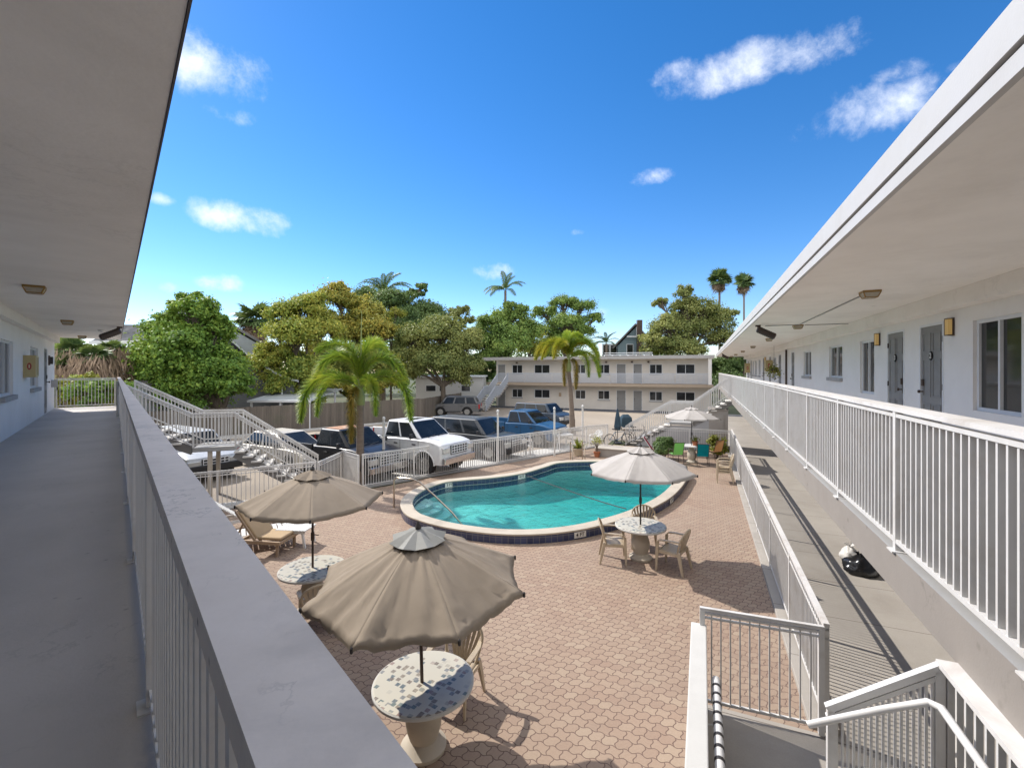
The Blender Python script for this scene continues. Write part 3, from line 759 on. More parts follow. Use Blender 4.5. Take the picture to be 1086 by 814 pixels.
# ================================================================ RIGHT WING
rb = fthing(RW, 'apartment_wing', 'long white two storey apartment wing with grey doors along the right of the pool', 'building', 1.4, 8, 0)
n0, n1w = 1.36, 3.65
LEN = 46.0
MB().box(n0, n1w+6, -5, LEN, F2-.30, F2).build('walkway_slab', [M['slabbeige']], rb)
MB().box(n0+.0, n0+.26, -5, LEN, F2+.001, F2+.006).build('slab_edge_coating', M['slabgray'], rb)
MB().box(n0+.262, n1w-.004, -5, LEN, F2+.001, F2+.005).build('walkway_floor', M['concrete'], rb)
yA = lambda px: (1911/(px-745.0)+1.409)/.9225
ops = []; wins = []; drs = []
WI = [(7.65,8.75,3.56,4.87,False),(12.9,13.93,3.58,4.86,False),(15.5,16.95,3.92,4.87,True),(19.5,20.85,3.92,4.86,True)]
for a0,a1,z0,z1,s in WI: ops.append((a0,a1,z0,z1)); wins.append((a0,a1,z0,z1,s))
DR = [(9.62,10.52,'2',0),(11.2,12.1,'3',1),(22.75,23.5,None,0),(26.3,27.2,None,0),(30.0,30.9,None,0),(33.0,33.9,None,0),(41.2,42.1,None,0),(43.8,44.7,None,0)]
for a0,a1,nm,hs in DR: ops.append((a0,a1,F2+.012,4.95))
for a0,a1 in ((28.0,29.2),(35.2,36.4),(37.6,38.8),(39.6,40.7),(2.0,3.1),(5.0,6.2)):
    ops.append((a0,a1,3.75,4.86)); wins.append((a0,a1,3.75,4.86,True))
wall_y(n1w, n1w+.2, -5, LEN, F2+.006, 5.335, ops).build('upper_wall', M['stucco'], rb)
MB().box(n1w+.5, n1w+.7, -5, LEN, F2+.01, 5.33).build('inner_partition', M['blind'], rb)
for w in wins: window(rb, n1w, *w[:4], sgn=-1, sill=w[4])
for a0,a1,nm,hs in DR: door(rb, n1w, a0, a1, F2+.012, 4.95, sgn=-1, num=nm, handle_side=1-hs)
# header beam and soffit
MB().box(3.43, 3.647, -5, LEN, 5.09, 5.334).build('header_beam', M['soffit'], rb)
MB().box(1.19, n1w+6, -5, LEN-.05, 5.336, 5.40).build('soffit', M['soffit'], rb)
MB().box(1.15, 1.188, -5, LEN, 5.325, 5.413).build('lower_fascia', M['fascia'], rb)
MB().box(1.165, 1.188, -5, LEN, 5.414, 5.432).build('fascia_groove', M['groove'], rb)
MB().box(1.135, 1.188, -5, LEN+.05, 5.433, 5.615).build('upper_fascia', M['fascia'], rb)
MB().box(1.189, n1w+6, -5, LEN+.05, 5.402, 5.60).build('roof', M['roofwhite'], rb)
# downpipe and lower storey
lo = [(8,9,0.9,2.1),(12,12.9,.02,2.1),(15,16.5,.9,2.1),(20,20.9,.02,2.1),(24,25.2,.9,2.1),(30,30.9,.02,2.1),(35,36.2,.9,2.1),(40,41,.9,2.1)]
wall_y(n1w+.1, n1w+.3, -5, LEN, 0, F2-.301, lo).build('lower_wall', M['stucco'], rb)
for a0,a1,z0,z1 in lo:
    if z0 > .5: window(rb, n1w+.1, a0,a1,z0,z1)
    else: door(rb, n1w+.1, a0,a1,z0,z1)
MB().box(n1w+.25, n1w+6, LEN-.2, LEN, 0, 5.33).build('end_wall', M['greige'], rb)
MB().tube([(n1w-.05,24.55,F2+.02),(n1w-.05,24.55,5.08)], .04, 8).build('downpipe', M['brown'], rb)
MB().tube([(2.33,8.6,5.325),(2.33,13.85,5.325),(1.55,13.9,5.325)], .011, 6).build('conduit', M['sill'], rb)
MB().tube([(2.48,14.02,5.325),(3.43,14.02,5.325)], .011, 6).build('conduit', M['sill'], rb)
railing(rb, (n0+.03,LEN-.1,F2), (n0+.03,-2.0,F2), h=1.11, capw=.15, caph=.03, post=1.615, bottom=.085, pw=.018, pd=.034, postw=.05, mcap=M['capwood'], capshift=-.045)
RWL = {7.25:'nearest brass framed square light under the right wing soffit'}
for i, (yy, lab) in enumerate([(8.42,'largest square ceiling light on the right wing soffit, nearest the camera'),(14.04,'square ceiling light where three conduits meet on the right wing soffit'),(19.7,'third square ceiling light along the right wing, just past the tilted brown floodlight'),(25.7,'fourth square ceiling light along the right wing soffit'),(31.9,'fifth square ceiling light along the right wing soffit'),(38.4,'sixth square ceiling light along the right wing soffit'),(43.9,'farthest square ceiling light on the right wing soffit')]):
    ceiling_lamp(RW, 2.33, yy, 5.336, lab, 'square ceiling lights under the right wing soffit')
wall_lamp(RW, n1w, 9.32, 4.83, 'lit amber wall lamp between the wide window and door 2')
wall_lamp(RW, n1w, 12.55, 4.83, 'amber wall lamp between door 3 and the tall window')
wall_lamp(RW, n1w, 32.3, 4.8, 'small far amber wall lamp beyond the hanging plant')
def soffit_speaker(fr, x, y, z, label, d=1):
    t = fthing(fr, 'floodlight', label, 'floodlight', x, y, z, 'brown floodlights hanging at the soffit edges')
    b = MB(); b.cbox(x,y,z-.02,.12,.12,.04); b.tube([(x,y,z-.03),(x,y,z-.1),(x+.05*d,y,z-.14)], .018, 6); b.build('bracket', M['brown'], t)
    b = MB(); p0 = Vector((x-.02*d,y,z-.10)); p1 = Vector((x+.40*d,y-.05,z-.33)); b.tube([p0, p0.lerp(p1,.05), p0.lerp(p1,.95), p1], [.05,.085,.085,.05], 12); b.build('housing', M['brown'], t, smooth=True)
    b = MB(); 
    for k in range(9):
        c = p0.lerp(p1, .12+.095*k); dd = (p1-p0).normalized()*.006; b.tube([c-dd, c+dd], .092, 12)
    b.build('cooling_ring', M['dark'], t)
    return t
soffit_speaker(RW, 1.36, 13.7, 5.335, 'larger brown floodlight tilted down from the right wing soffit edge')
soffit_speaker(RW, 1.36, 37.0, 5.335, 'tiny far floodlight at the distant end of the right wing soffit')
# boxes and plants on the right wing wall
def notice(fr, x, y0, y1, z0, z1, dx, label):
    t = fthing(fr, 'extinguisher_cabinet', label, 'extinguisher cabinet', x, (y0+y1)/2, z0, 'yellowed extinguisher cabinets on the walls')
    MB().box(x, x+dx, y0, y1, z0, z1).build('case', M['cabinet'], t, bevel=.006)
    f = MB()
    for q in ((y0+.02,y1-.02,z0+.02,z0+.045),(y0+.02,y1-.02,z1-.045,z1-.02),(y0+.02,y0+.045,z0+.045,z1-.045),(y1-.045,y1-.02,z0+.045,z1-.045)):
        f.box(x+dx, x+dx*1.06, *q)
    f.build('door_rim', M['cream'], t)
    yc = y0-.003; b = MB(); xc = x+dx*.5; zc = (z0+z1)/2
    s = abs(dx)*.3
    poly = [(math.cos(i*math.pi/8)*s*.62, math.sin(i*math.pi/8)*s*1.35) for i in range(16)]
    b.add([(xc+p,yc,zc+q) for p,q in poly]+[(xc+p,y0,zc+q) for p,q in poly],[tuple(range(16))]+[(i,(i+1)%16,16+(i+1)%16,16+i) for i in range(16)])
    b.build('red_emblem', M['redpaint'], t)
    b = MB(); b.cbox(xc, yc-.002, zc, s*.35, .002, s*1.3); b.build('emblem_bar', M['cream'], t)
    return t
M['cabinet'] = paint('yellowed_cabinet', (.46,.36,.17), .5, .08, 4, .05)
M['cream'] = plain('cream_paint', (.60,.52,.34), .5)
M['redpaint'] = plain('red_paint', (.35,.05,.04), .5)
notice(RW, n1w, 29.35, 29.8, 4.05, 4.7, -.35, 'yellow extinguisher cabinet on the right wing wall past the hanging plant')
notice(RW, n1w, 42.6, 43.2, 3.9, 4.7, -.35, 'farthest yellow cabinet at the distant end of the right wing')

# ================================================================ LEFT WING
lb = fthing(LW, 'apartment_wing', 'white apartment wing at the left with grey walkway and overhanging roof', 'building', -1.6, 10, 0)
LA = 23.4
MB().box(-8, .2, -6, LA+.1, F2-.25, F2).build('walkway_slab', M['slabbeige'], lb)
MB().box(-1.648, .196, -6, LA+.08, F2+.001, F2+.006).build('walkway_floor', M['grayfloor'], lb)
lwin = [(7.5,9.0,3.55,4.85),(13.0,14.45,3.62,4.75),(17.1,18.7,3.66,4.75),(3.5,5,3.6,4.8)]
ldoor = [(20.1,21.0)]
ops = [w for w in lwin] + [(a,b_,F2+.01,4.85) for a,b_ in ldoor]
wall_y(-1.85, -1.65, -6, LA, F2+.006, 5.325, ops).build('upper_wall', M['stucco'], lb)
wall_y(-1.95, -1.75, -6, LA, 0, F2-.251, [(4,5.5,.9,2.1),(8,8.9,.02,2.1),(14,15.5,.9,2.1)]).build('lower_wall', M['stucco'], lb)
MB().box(-8, -1.852, LA-.2, LA, 0, 5.32).build('end_wall', M['stucco'], lb)
MB().box(-2.5, -2.3, -6, LA-.3, F2+.01, 5.3).build('inner_partition', M['blind'], lb)
for a0,a1,z0,z1 in lwin: window(lb, -1.65, a0, a1, z0, z1, sgn=1, sill=True)
for a0,a1 in ldoor: door(lb, -1.65, a0, a1, F2+.01, 4.85, sgn=1, handle_side=1)
for a0,a1,z0,z1 in [(4,5.5,.9,2.1),(14,15.5,.9,2.1)]: window(lb, -1.75, a0,a1,z0,z1, sgn=1)
door(lb, -1.75, 8,8.9,.02,2.1, sgn=1)
MB().box(-1.649, -1.5, -6, LA-.1, 5.12, 5.324).build('header_beam', M['stucco'], lb)
MB().box(-8, .176, -6, LA, 5.326, 5.40).build('soffit', M['soffit'], lb)
MB().box(.178, .186, -6, LA+.03, 5.32, 5.60).build('fascia', M['groove'], lb)
MB().box(-8, .186, LA+.032, LA+.06, 5.33, 5.60).build('fascia', M['fascia'], lb)
MB().box(-8, .176, -6, LA+.02, 5.402, 5.59).build('roof', M['roofwhite'], lb)
railing(lb, (.122,-1.4,F2), (.122,LA,F2), h=1.11, capw=.089, caph=.04, post=1.9, bottom=.07, pw=.028, pd=.02, postw=.05, mcap=M['cap'])
railing(lb, (-1.62,LA-.05,F2), (.03,LA-.05,F2), h=1.09, capw=.05, caph=.035, post=3, pick=.095, bottom=.08)
MB().box(.19,.5,18.3,20.6,F2-.2,F2+.002).build('stair_platform', M['stringer'], lb)
for yy, lab in ((9.24,'nearest square ceiling light above the left walkway'),(15.15,'middle square ceiling light above the left walkway'),(21.7,'farthest square ceiling light above the left walkway')):
    ceiling_lamp(LW, -.85, yy+.0, 5.326, lab, 'square ceiling lights above the left walkway')
# adjust: nearest one sits a little closer
notice(LW, -1.65, 15.85, 16.35, 3.97, 4.50, .21, 'yellow cabinet with red emblem between two windows on the left walkway')
soffit_speaker(LW, .1, 16.4, 5.326, 'brown floodlight under the edge of the left wing soffit', -1)
t = fthing(LW, 'smoke_detector', 'round white smoke detector on the left walkway ceiling', 'smoke detector', -.3, 18.0, 5.3)
MB().lathe([(.02,-.06),(.06,-.055),(.075,-.03),(.08,0)], (-.3,18.0,5.326), 14).build('detector_body', M['whiteresin'], t, smooth=True)
MB().lathe([(.025,-.008),(.03,0)], (-.3,18.0,5.266), 10).build('sensor_cap', M['sill'], t)
t = fthing(LW, 'wall_lamp', 'small dark wall lamp beside the left walkway door', 'wall lamp', -1.65, 21.4, 4.5)
MB().box(-1.65,-1.61,21.33,21.47,4.3,4.62).build('lamp_bracket', M['brown'], t)
MB().box(-1.609,-1.54,21.35,21.45,4.34,4.58).build('lamp_glass', M['dark'], t)
t = fthing(LW, 'meter_box', 'small grey box on the wall at the end of the left walkway', 'utility box', -1.65, 22.3, 3.7)
MB().box(-1.65,-1.5,22.2,22.42,3.55,3.8).build('case', M['sill'], t, bevel=.01)
MB().box(-1.52,-1.49,22.25,22.37,3.45,3.55).build('outlet', M['dark'], t)

# ================================================================ BACK BUILDING
bb = fthing(RW, 'motel_building', 'white two storey building with grey balcony doors behind the parked cars', 'building', -11, 47.9, 0)
XL, XR = -22.0, .75; YF = 47.9
def nB(px, a=YF):
    u = px-745.0; return u*.9225*a/(523.6+.386*u)
d2 = [(528,536),(653.7,663.7),(671.4,681)]
w2 = [(543,554),(566.5,583),(610,621),(634,646.5),(688.6,702.4),(717,737)]
ops = []; 
for p,q in d2: ops.append((nB(p),nB(q),F2+.01,4.78))
for p,q in w2: ops.append((nB(p),nB(q),3.75,4.72))
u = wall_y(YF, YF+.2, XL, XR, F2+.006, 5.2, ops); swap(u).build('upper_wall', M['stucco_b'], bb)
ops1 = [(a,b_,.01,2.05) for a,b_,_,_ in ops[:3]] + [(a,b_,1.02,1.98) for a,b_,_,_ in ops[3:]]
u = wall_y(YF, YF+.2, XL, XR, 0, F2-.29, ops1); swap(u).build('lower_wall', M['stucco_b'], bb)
MB().box(XL, XR, YF+.6, YF+.8, 0, 5.1).build('inner_partition', M['blind'], bb)
MB().box(XL, XL+.2, YF+.201, YF+8, 0, 5.2).build('side_wall', M['stucco'], bb)
MB().box(XR-.2, XR, YF+.201, YF+8, 0, 5.2).build('side_wall', M['stucco'], bb)
for k, o_ in enumerate((ops, ops1)):
    for i, (a,b_,z0,z1) in enumerate(o_):
        if i < 3: door(bb, YF, a, b_, z0, z1, sgn=-1, axis='x', flat=True)
        else: window(bb, YF, a, b_, z0, z1, sgn=-1, sill=(i in (3,6,7)), axis='x', fw=.06)
MB().box(XL-1.2, XR+.25, 46.42, YF+9, 5.30, 5.52).build('roof', M['roofwhite'], bb)
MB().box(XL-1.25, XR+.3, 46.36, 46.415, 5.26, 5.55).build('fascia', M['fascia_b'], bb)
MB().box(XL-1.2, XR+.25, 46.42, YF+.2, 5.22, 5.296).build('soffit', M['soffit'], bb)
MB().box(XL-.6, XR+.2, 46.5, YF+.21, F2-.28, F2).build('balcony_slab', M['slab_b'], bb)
MB().box(XR-.25, XR+.05, 46.55, 46.8, F2, 5.22).build('corner_post', M['stucco'], bb)
MB().cbox(XL-.3, 46.7, (F2-.28)/2, .12, .12, F2-.28).build('support_post', M['alu'], bb)
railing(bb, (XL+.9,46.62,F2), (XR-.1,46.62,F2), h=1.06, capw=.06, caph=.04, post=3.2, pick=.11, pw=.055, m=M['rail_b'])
for px in (543,640,668,686): 
    x = nB(px,46.42) 
    MB().cbox(x, YF-.1, 4.95, .18, .2, .16).build('flood_lamp', M['brown'], bb)
for px in (594,):
    x = nB(px); MB().box(x-.12,x+.12,YF-.08,YF,1.25,1.65).build('meter_box', M['woodtan'], bb)
# small chairs on the far balcony would be a few pixels; a low bench is visible
# ================================================================ white house beyond the fence
# ---------------------------------------------------------------- staircases (drawn along local x, descending towards +x, width along y)
def staircase(name, label, loc, deg, segs, width, rails=(0,1), solid=False, h=1.08, second=.13, treadm='tread', strm='stringer', pick=.10, post=2.5, rm='rail'):
    """segs: list of (x0,z0,x1,z1); a flat one is a landing"""
    t = thing(name, label, 'staircase', loc, deg, None)
    for (x0,z0,x1,z1) in segs:
        if abs(z0-z1) < .01:
            MB().box(x0,x1,0,width,z0-.14,z0).build('landing', M['slabgray' if treadm == 'tread' and rails != (0,1,2) else treadm], t, bevel=.01)
            continue
        n = max(2, round((z0-z1)/.178)); dx = (x1-x0)/n; dz = (z0-z1)/n
        for k in range(n-1):
            b = MB(); zt = z0-dz*(k+1); xa = x0+dx*k
            b.box(xa-.02, xa+dx+.03, -.03, width+.03, zt-.055, zt); b.build('tread', M[treadm], t, bevel=.006)
        for y in (.06, width-.12):
            b = MB(); b.bar((x0,y+.03,z0-.26),(x1,y+.03,z1-.10),.06,.26); b.build('stringer', M[strm], t)
    for r in rails:
        y = .0 if r == 0 else width
        for i, (x0,z0,x1,z1) in enumerate(segs):
            rl = railing(t, (x0,y,z0), (x1,y,z1), h=h, capw=.05, caph=.04, second=second, bottom=.10, post=post, pick=pick, pw=.022, pd=.022, foot=False, pname='stair_railing', m=M[rm], ends=(True, i == len(segs)-1))
    return t
# left stair beside the left wing end
st = staircase('exterior_staircase', 'white railed concrete staircase down from the left walkway, one landing halfway', (-11.72,13.5,0), 20,
   [(0,2.75,1.9,1.72),(1.9,1.72,3.05,1.72),(3.05,1.72,5.45,0.0)], 1.2)
for x in (2.35,): MB().cbox(x, .10, .79, .11, .11, 1.58).build('support_post', M['postbeige'], st)
MB().cbox(2.35, 1.1, .79, .11, .11, 1.58).build('support_post', M['postbeige'], st)
# middle stair of the right wing: descends away from it
p = RW.w(1.34, 26.8)
st = staircase('exterior_staircase', 'white railed staircase behind the far cream umbrella, rising to the right wing', p, 180-22.7,
   [(0,2.75,1.8,1.38),(1.8,1.38,2.95,1.38),(2.95,1.38,5.25,0.0)], 1.25, pick=.11)
def under(y):
    b = MB(); prof = [(.75,0),(4.95,0),(3.0,1.18),(1.85,1.2),(.75,1.9)]
    b.xprism(prof, y-.06, y+.06); return b
under(1.13).build('side_wall', M['greywall'], st)
# block room beside it
t = fthing(RW, 'utility_room', 'small greige block room below the middle staircase landing', 'utility room', 1.0, 26, 0)
wall_x(25.6, 27.5, .30, 1.2, 0, 2.05, []).build('block_wall', M['greige'], t)
MB().box(.27,1.23,25.57,27.53,2.052,2.12).build('roof_slab', M['slabbeige'], t)
MB().box(.55,1.0,25.56,25.598,.02,1.85).build('door', M['greige'], t)
# near stair: landing in the lower right corner of the photo
p = RW.w(1.32, 3.42)
st = thing('exterior_staircase', 'nearest staircase at lower right with white picket rail and round pipe handrail', 'staircase', p, 180-22.7, off=(0,0,0))
# local x runs to -n (down), local y runs towards the camera
segs = [(0.0,1.38,1.95,0.0)]
n = 8; dx = 1.95/n; dz = 1.38/n
for k in range(n-1):
    MB().box(.03+dx*k, .03+dx*(k+1)+.03, .05, 1.2, 1.38-dz*(k+1)-.055, 1.38-dz*(k+1)).build('tread', M['tread'], st)
for y in (.1, 1.12): MB().bar((0.0,y,1.12),(1.95,y,-.04),.06,.24).build('stringer', M['stringer'], st)
MB().box(-1.2,.03,.03,2.4,1.24,1.38).build('landing', M['slabgray'], st)
railing(st, (0.03,0.02,1.38), (.60,0.02,.97), h=1.08, capw=.045, caph=.04, bottom=.09, pick=.03, pw=.010, pd=.02, post=2, pname='stair_railing', foot=False)
railing(st, (0.0,.0,1.38), (0.0,2.4,1.38), h=1.08, capw=.12, caph=.03, bottom=.09, pick=.10, pw=.018, pd=.03, post=1.3, mcap=M['capwood'], pname='stair_railing', foot=False)
b = MB(); b.tube([(.72,.12,1.98-.02),(.35,.12,2.16),(.14,.13,2.27),(.10,.18,2.28),(.10,.4,2.28),(.10,2.3,2.28)], .021, 10); b.build('pipe_handrail', M['rail'], st, smooth=True)
b = MB()
for q in ((.6,2.03),(.35,2.15),(.2,2.22)): b.tube([(q[0],.12,q[1]-.01),(q[0],.06,q[1]-.06),(q[0],.03,q[1]-.07)], .008, 6)
b.build('handrail_bracket', M['rail'], st)
# back building stair
p = RW.w(-21.15, 46.5)
staircase('exterior_staircase', 'white staircase tinted with painted shade at the left end of the back building', p, -90-22.7,
   [(0,2.75,2.3,1.4),(2.3,1.4,3.4,1.4),(3.4,1.4,5.7,0.0)], 1.25, pick=.07, post=4, rm='rail_b')

# ---------------------------------------------------------------- pool fences
def fence(name, label, pts, h=1.2, post=2.4, pick=.11, pw=.02, pd=.02, z=0, second=.14, group=None, capw=.045, frame=None, caph=.035, mcap=None, pstw=.055, cat='fence'):
    c = (Vector(pts[0])+Vector(pts[-1]))/2
    if frame: t = fthing(frame, name, label, cat, c.x, c.y, z)
    else: t = thing(name, label, cat, (c.x,c.y,z), off=(c.x,c.y,z))
    if group: t['group'] = group
    for i in range(len(pts)-1):
        A = Vector((pts[i][0],pts[i][1],z)); B = Vector((pts[i+1][0],pts[i+1][1],z))
        railing(t, A, B, h=h, capw=capw, caph=caph, pick=pick, pw=pw, pd=pd, post=post, second=second, bottom=.10, sub=False, foot=False, postw=pstw, ends=(True, i == len(pts)-2), mcap=mcap)
    return t
fence('pool_fence', 'long white picket fence between the pool deck and the right hand concrete walk', [(1.30,6.15),(1.30,24.45)], h=1.22, post=2.3, pick=.085, pw=.016, pd=.03, z=.05, frame=RW, capw=.06, second=.17, mcap=M['capwood'])
fence('pool_fence', 'short white picket fence section facing the camera at the near end of the deck', [(-.03,6.04),(1.27,6.12)], h=1.23, post=3, pick=.108, pw=.016, pd=.016, z=.02, frame=RW, second=.12)
fence('pool_fence', 'white picket fence behind the green and teal chairs', [(-2.5,24.65),(1.28,24.5)], h=1.2, post=1.9, pick=.105, pw=.012, pd=.012, z=0, frame=RW)
bk = fence('pool_fence', 'white picket fence between the pool and the parked trucks, with tall posts', [(-5.25,15.95),(-5.25+(BB.x+5.25)*.5, 15.95+(BB.y-15.95)*.5),(BB.x,BB.y),(BC.x,BC.y)], h=1.2, post=1.9, pick=.10)
lf = fence('pool_fence', 'white picket fence crossing in front of the left staircase', [FL[0],FL[1],FL[2]], h=1.18, post=2.2, pick=.12)
fence('pool_gate', 'white picket gate section standing beside the near palm trunk', [(-6.25,16.75),(-5.3,15.75)], h=1.2, post=3, pick=.09, pw=.035, cat='gate')
fence('pool_fence', 'short white fence linking the left stair foot to the gate', [(-6.33,14.85),(-6.25,16.7)], h=1.15, post=3, pick=.11)
TP = [G(407,507.5), G(528,490), G(588,483.5), G(618,478.5)]
for g, lab in zip(TP, ('tall white lamp post in the pool fence in front of the white truck', 'tall white post in the pool fence in front of the grey SUV', 'tall white post in the pool fence in front of the tan roofed jeep', 'tall white post right of the farther palm trunk')):
    t = thing('fence_post', lab, 'post', (g.x,g.y,0), group='tall white posts along the pool fence', off=(g.x,g.y,0))
    MB().cbox(g.x,g.y,1.08,.085,.085,2.16).build('post_shaft', M['rail'], t, bevel=.006)
    MB().lathe([(.05,2.16),(.055,2.18),(.03,2.2),(.05,2.24),(.062,2.29),(.05,2.34),(.01,2.37)], (g.x,g.y,0), 12).build('ball_cap', M['rail'], t, smooth=True)
# low wall with its pipe handrail at the lower right
t = fthing(RW, 'garden_wall', 'low white block wall ending at the near picket fence section', 'wall', -.04, 4.8, 0)
MB().box(-.13,.045,1.5,6.06,0,1.04).build('block_body', M['whiteconc'], t, bevel=.012)
b = MB(); b.tube([(.13,1.5,.94),(.13,5.1,.94),(.13,5.2,.92),(.13,5.24,.86)], .040, 14); b.build('pipe_handrail', M['rail'], t, smooth=True)
b = MB()
for a in (2.2,3.4,4.6): b.tube([(.125,a,.95),(.125,a,.88),(.045,a,.86)], .009, 6)
b.build('handrail_bracket', M['rail'], t)
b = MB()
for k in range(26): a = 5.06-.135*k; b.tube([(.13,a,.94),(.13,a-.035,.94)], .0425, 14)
b.build('dark_bands', M['dark'], t)  # evenly spaced dark rings around the pipe
# raised planter ledge at the far end of the pool
pa = RW.w(-4.55,21.9); t = fthing(RW, 'planter_ledge', 'low grey raised ledge behind the far end of the pool', 'ledge', -3.6, 22.4, 0)
MB().box(-4.75,-2.3,21.7,22.7,0,.36).build('ledge_body', M['greige'], t)
MB().box(-4.79,-2.26,21.66,22.74,.361,.41).build('ledge_top', M['concrete'], t, bevel=.01)

# ---------------------------------------------------------------- wooden boundary fence
WF = [(-31,18.5),(-19.2,27.6),(-7.4,38.6),(-4.9,50.0)]
t = thing('wooden_fence', 'long weathered grey board fence behind the parked vehicles', 'fence', (-19.2,27.6,0), off=(0,0,0))
t.location = (0,0,0)
for i in range(3):
    A = Vector((*WF[i],0)); B = Vector((*WF[i+1],0)); L = (B-A).length; deg = math.atan2(B.y-A.y, B.x-A.x)
    b = MB(); k = int(L/.145)
    rr = random.Random(i)
    for j in range(k):
        zt = 1.74 + rr.uniform(-.02,.02); y = rr.uniform(-.004,.004)
        b.box(j*.145+.003, j*.145+.142, y-.01, y+.01, .03, zt)
    o = b.build('board_panel', M['fencewood'], t); o.location = A; o.rotation_euler.z = deg
    b = MB()
    for z in (.35,1.45): b.box(0,L,.012,.05,z,z+.09)
    for j in range(int(L/2.4)+1): b.box(j*2.4,j*2.4+.09,.05,.14,0,1.7)
    o = b.build('fence_frame', M['fencewood'], t); o.location = A; o.rotation_euler.z = deg
# concrete edge at the foot of the fence
A = Vector((*WF[1],0)); B = Vector((*WF[2],0)); nn = Vector((B.y-A.y, A.x-B.x, 0)).normalized()
struct(MB().bar(A+nn*.9+Vector((0,0,.04)), B+nn*.9+Vector((0,0,.04)), .16, .14).build('kerb', M['whiteconc']))

# ---------------------------------------------------------------- neighbouring houses
M['siding'] = paint('pale_grey_siding', (.34,.36,.36), .7, .06, 1, .1)
def siding(name, col):
    m, nt, p, out = newmat(name); v = coords(nt); sep = nt.nodes.new('ShaderNodeSeparateXYZ'); nt.links.new(v, sep.inputs[0])
    a = nt.nodes.new('ShaderNodeMath'); a.operation = 'FRACT'; m0 = nt.nodes.new('ShaderNodeMath'); m0.operation = 'MULTIPLY'; m0.inputs[1].default_value = 1/.2
    nt.links.new(sep.outputs[2], m0.inputs[0]); nt.links.new(m0.outputs[0], a.inputs[0])
    c = ramp(nt, a.outputs[0], [(.0, tuple(x*.55 for x in col)), (.1, col), (1, col)])
    n1 = noise(nt, v, .7, 4); c = mixc(nt, ramp(nt, n1, [(.4,(0,0,0)),(.8,(.3,)*3)]), c, tuple(x*.8 for x in col))
    nt.links.new(c, p.inputs['Base Color']); p.inputs['Roughness'].default_value = .7
    nt.links.new(bump(nt, a.outputs[0], .5, .03), p.inputs['Normal'])
    return m
M['sid_pale'] = siding('pale_grey_siding_boards', (.36,.39,.39)); M['sid_dark'] = siding('dark_grey_siding_boards', (.13,.135,.14)); M['sid_blue'] = siding('blue_grey_siding_boards', (.20,.27,.30))
M['sid_white'] = siding('white_siding_boards', (.55,.55,.53))
M['shingle'] = paint('dark_shingles', (.07,.075,.085), .9, .25, 2, .6, 12)
M['shingle2'] = paint('grey_shingles', (.16,.15,.145), .9, .25, 2, .6, 12)
M['metalroof'] = paint('pale_metal_roof', (.52,.55,.56), .45, .08, 1, .1)
def W(px, py, Y): return Vector(((px-543)*Y/483, Y, H-(py-392)*Y/483))
# gabled grey house left
Y = 38
t = thing('gabled_house', 'pale grey sided house with sloping roof behind the big green tree', 'house', (W(240,392,Y).x,Y,0), off=(0,0,0)); t.location = (0,0,0)
def shear(b, Y0, k=-.62):
    b.v = [(v[0]+k*(v[1]-Y0), v[1], v[2]) for v in b.v]; return b
def slab_poly(pts, y0, y1):
    b = MB().xprism([(p.x,p.z) for p in pts], y0, y1)
    return shear(b, y0) if pts[0].x < -8 else shear(b, y0, .30)
slab_poly([W(150,392,Y),W(195,320,Y),W(280,368,Y),W(280,432,Y),W(150,432,Y)], Y, Y+10).build('siding_wall', M['sid_pale'], t)
b = MB(); r0, r1, r2 = W(141,370,Y), W(195,316,Y), W(283,368.5,Y)
for a, c in ((r0,r1),(r1,r2)):
    b.xprism([(a.x,a.z),(c.x,c.z),(c.x,c.z+.22),(a.x,a.z+.22)], Y-.5, Y+10.4)
shear(b, Y)
b.build('roof', M['shingle2'], t)
x = W(222,392,Y).x; MB().box(x-.5,x+.5,Y-.04,Y-.01,5.2,6.4).build('window', M['glass'], t)
# lower dark gable in front
Y = 35
t = thing('dark_gabled_shed', 'dark grey sided outbuilding with pale sloping roof edge below the pale house', 'outbuilding', (W(270,392,Y).x,Y,0), off=(0,0,0)); t.location = (0,0,0)
slab_poly([W(215,350,Y),W(243,365,Y),W(270,388,Y),W(300,404,Y),W(312,408,Y),W(312,440,Y),W(205,440,Y)], Y, Y+3).build('siding_wall', M['sid_dark'], t)
b = MB(); ps = [W(215,345,Y),W(243,360,Y),W(270,384,Y),W(300,401,Y),W(316,405,Y)]
for a, c in zip(ps, ps[1:]): b.xprism([(a.x,a.z),(c.x,c.z),(c.x,c.z+.16),(a.x,a.z+.16)], Y-.4, Y+3.2)
shear(b, Y)
b.build('roof', M['metalroof'], t)
for px in (299,):
    p = W(px,405,Y-.3); MB().box(p.x-.05,p.x+.05,Y-.35,Y-.25,0,p.z).build('corner_post', M['alu'], t)
# flat carport roof behind the fence
Y = 32
t = thing('carport', 'low flat roofed carport just behind the board fence left of the near palm', 'carport', (W(290,392,Y).x,Y+1,0), off=(0,0,0)); t.location = (0,0,0)
a, c = W(262,392,Y).x, W(330,392,Y).x
b = MB(); b.add([(a,Y,1.93),(c,Y,1.93),(c,Y+6,2.55),(a,Y+6,2.55),(a,Y,1.99),(c,Y,1.99),(c,Y+6,2.61),(a,Y+6,2.61)],[(0,3,2,1),(4,5,6,7),(0,1,5,4),(1,2,6,5),(2,3,7,6),(3,0,4,7)]); b.build('roof', M['metalroof'], t)
MB().box(a,c,Y-.03,Y-.002,1.86,2.0).build('fascia', M['alu'], t)
for x in (a+.2,(a+c)/2,c-.2):
    for yy in (Y+.2,Y+4.8): MB().cbox(x,yy,.97 if yy < Y+1 else 1.2,.12,.12,1.93 if yy < Y+1 else 2.38).build('post', M['alu'], t)
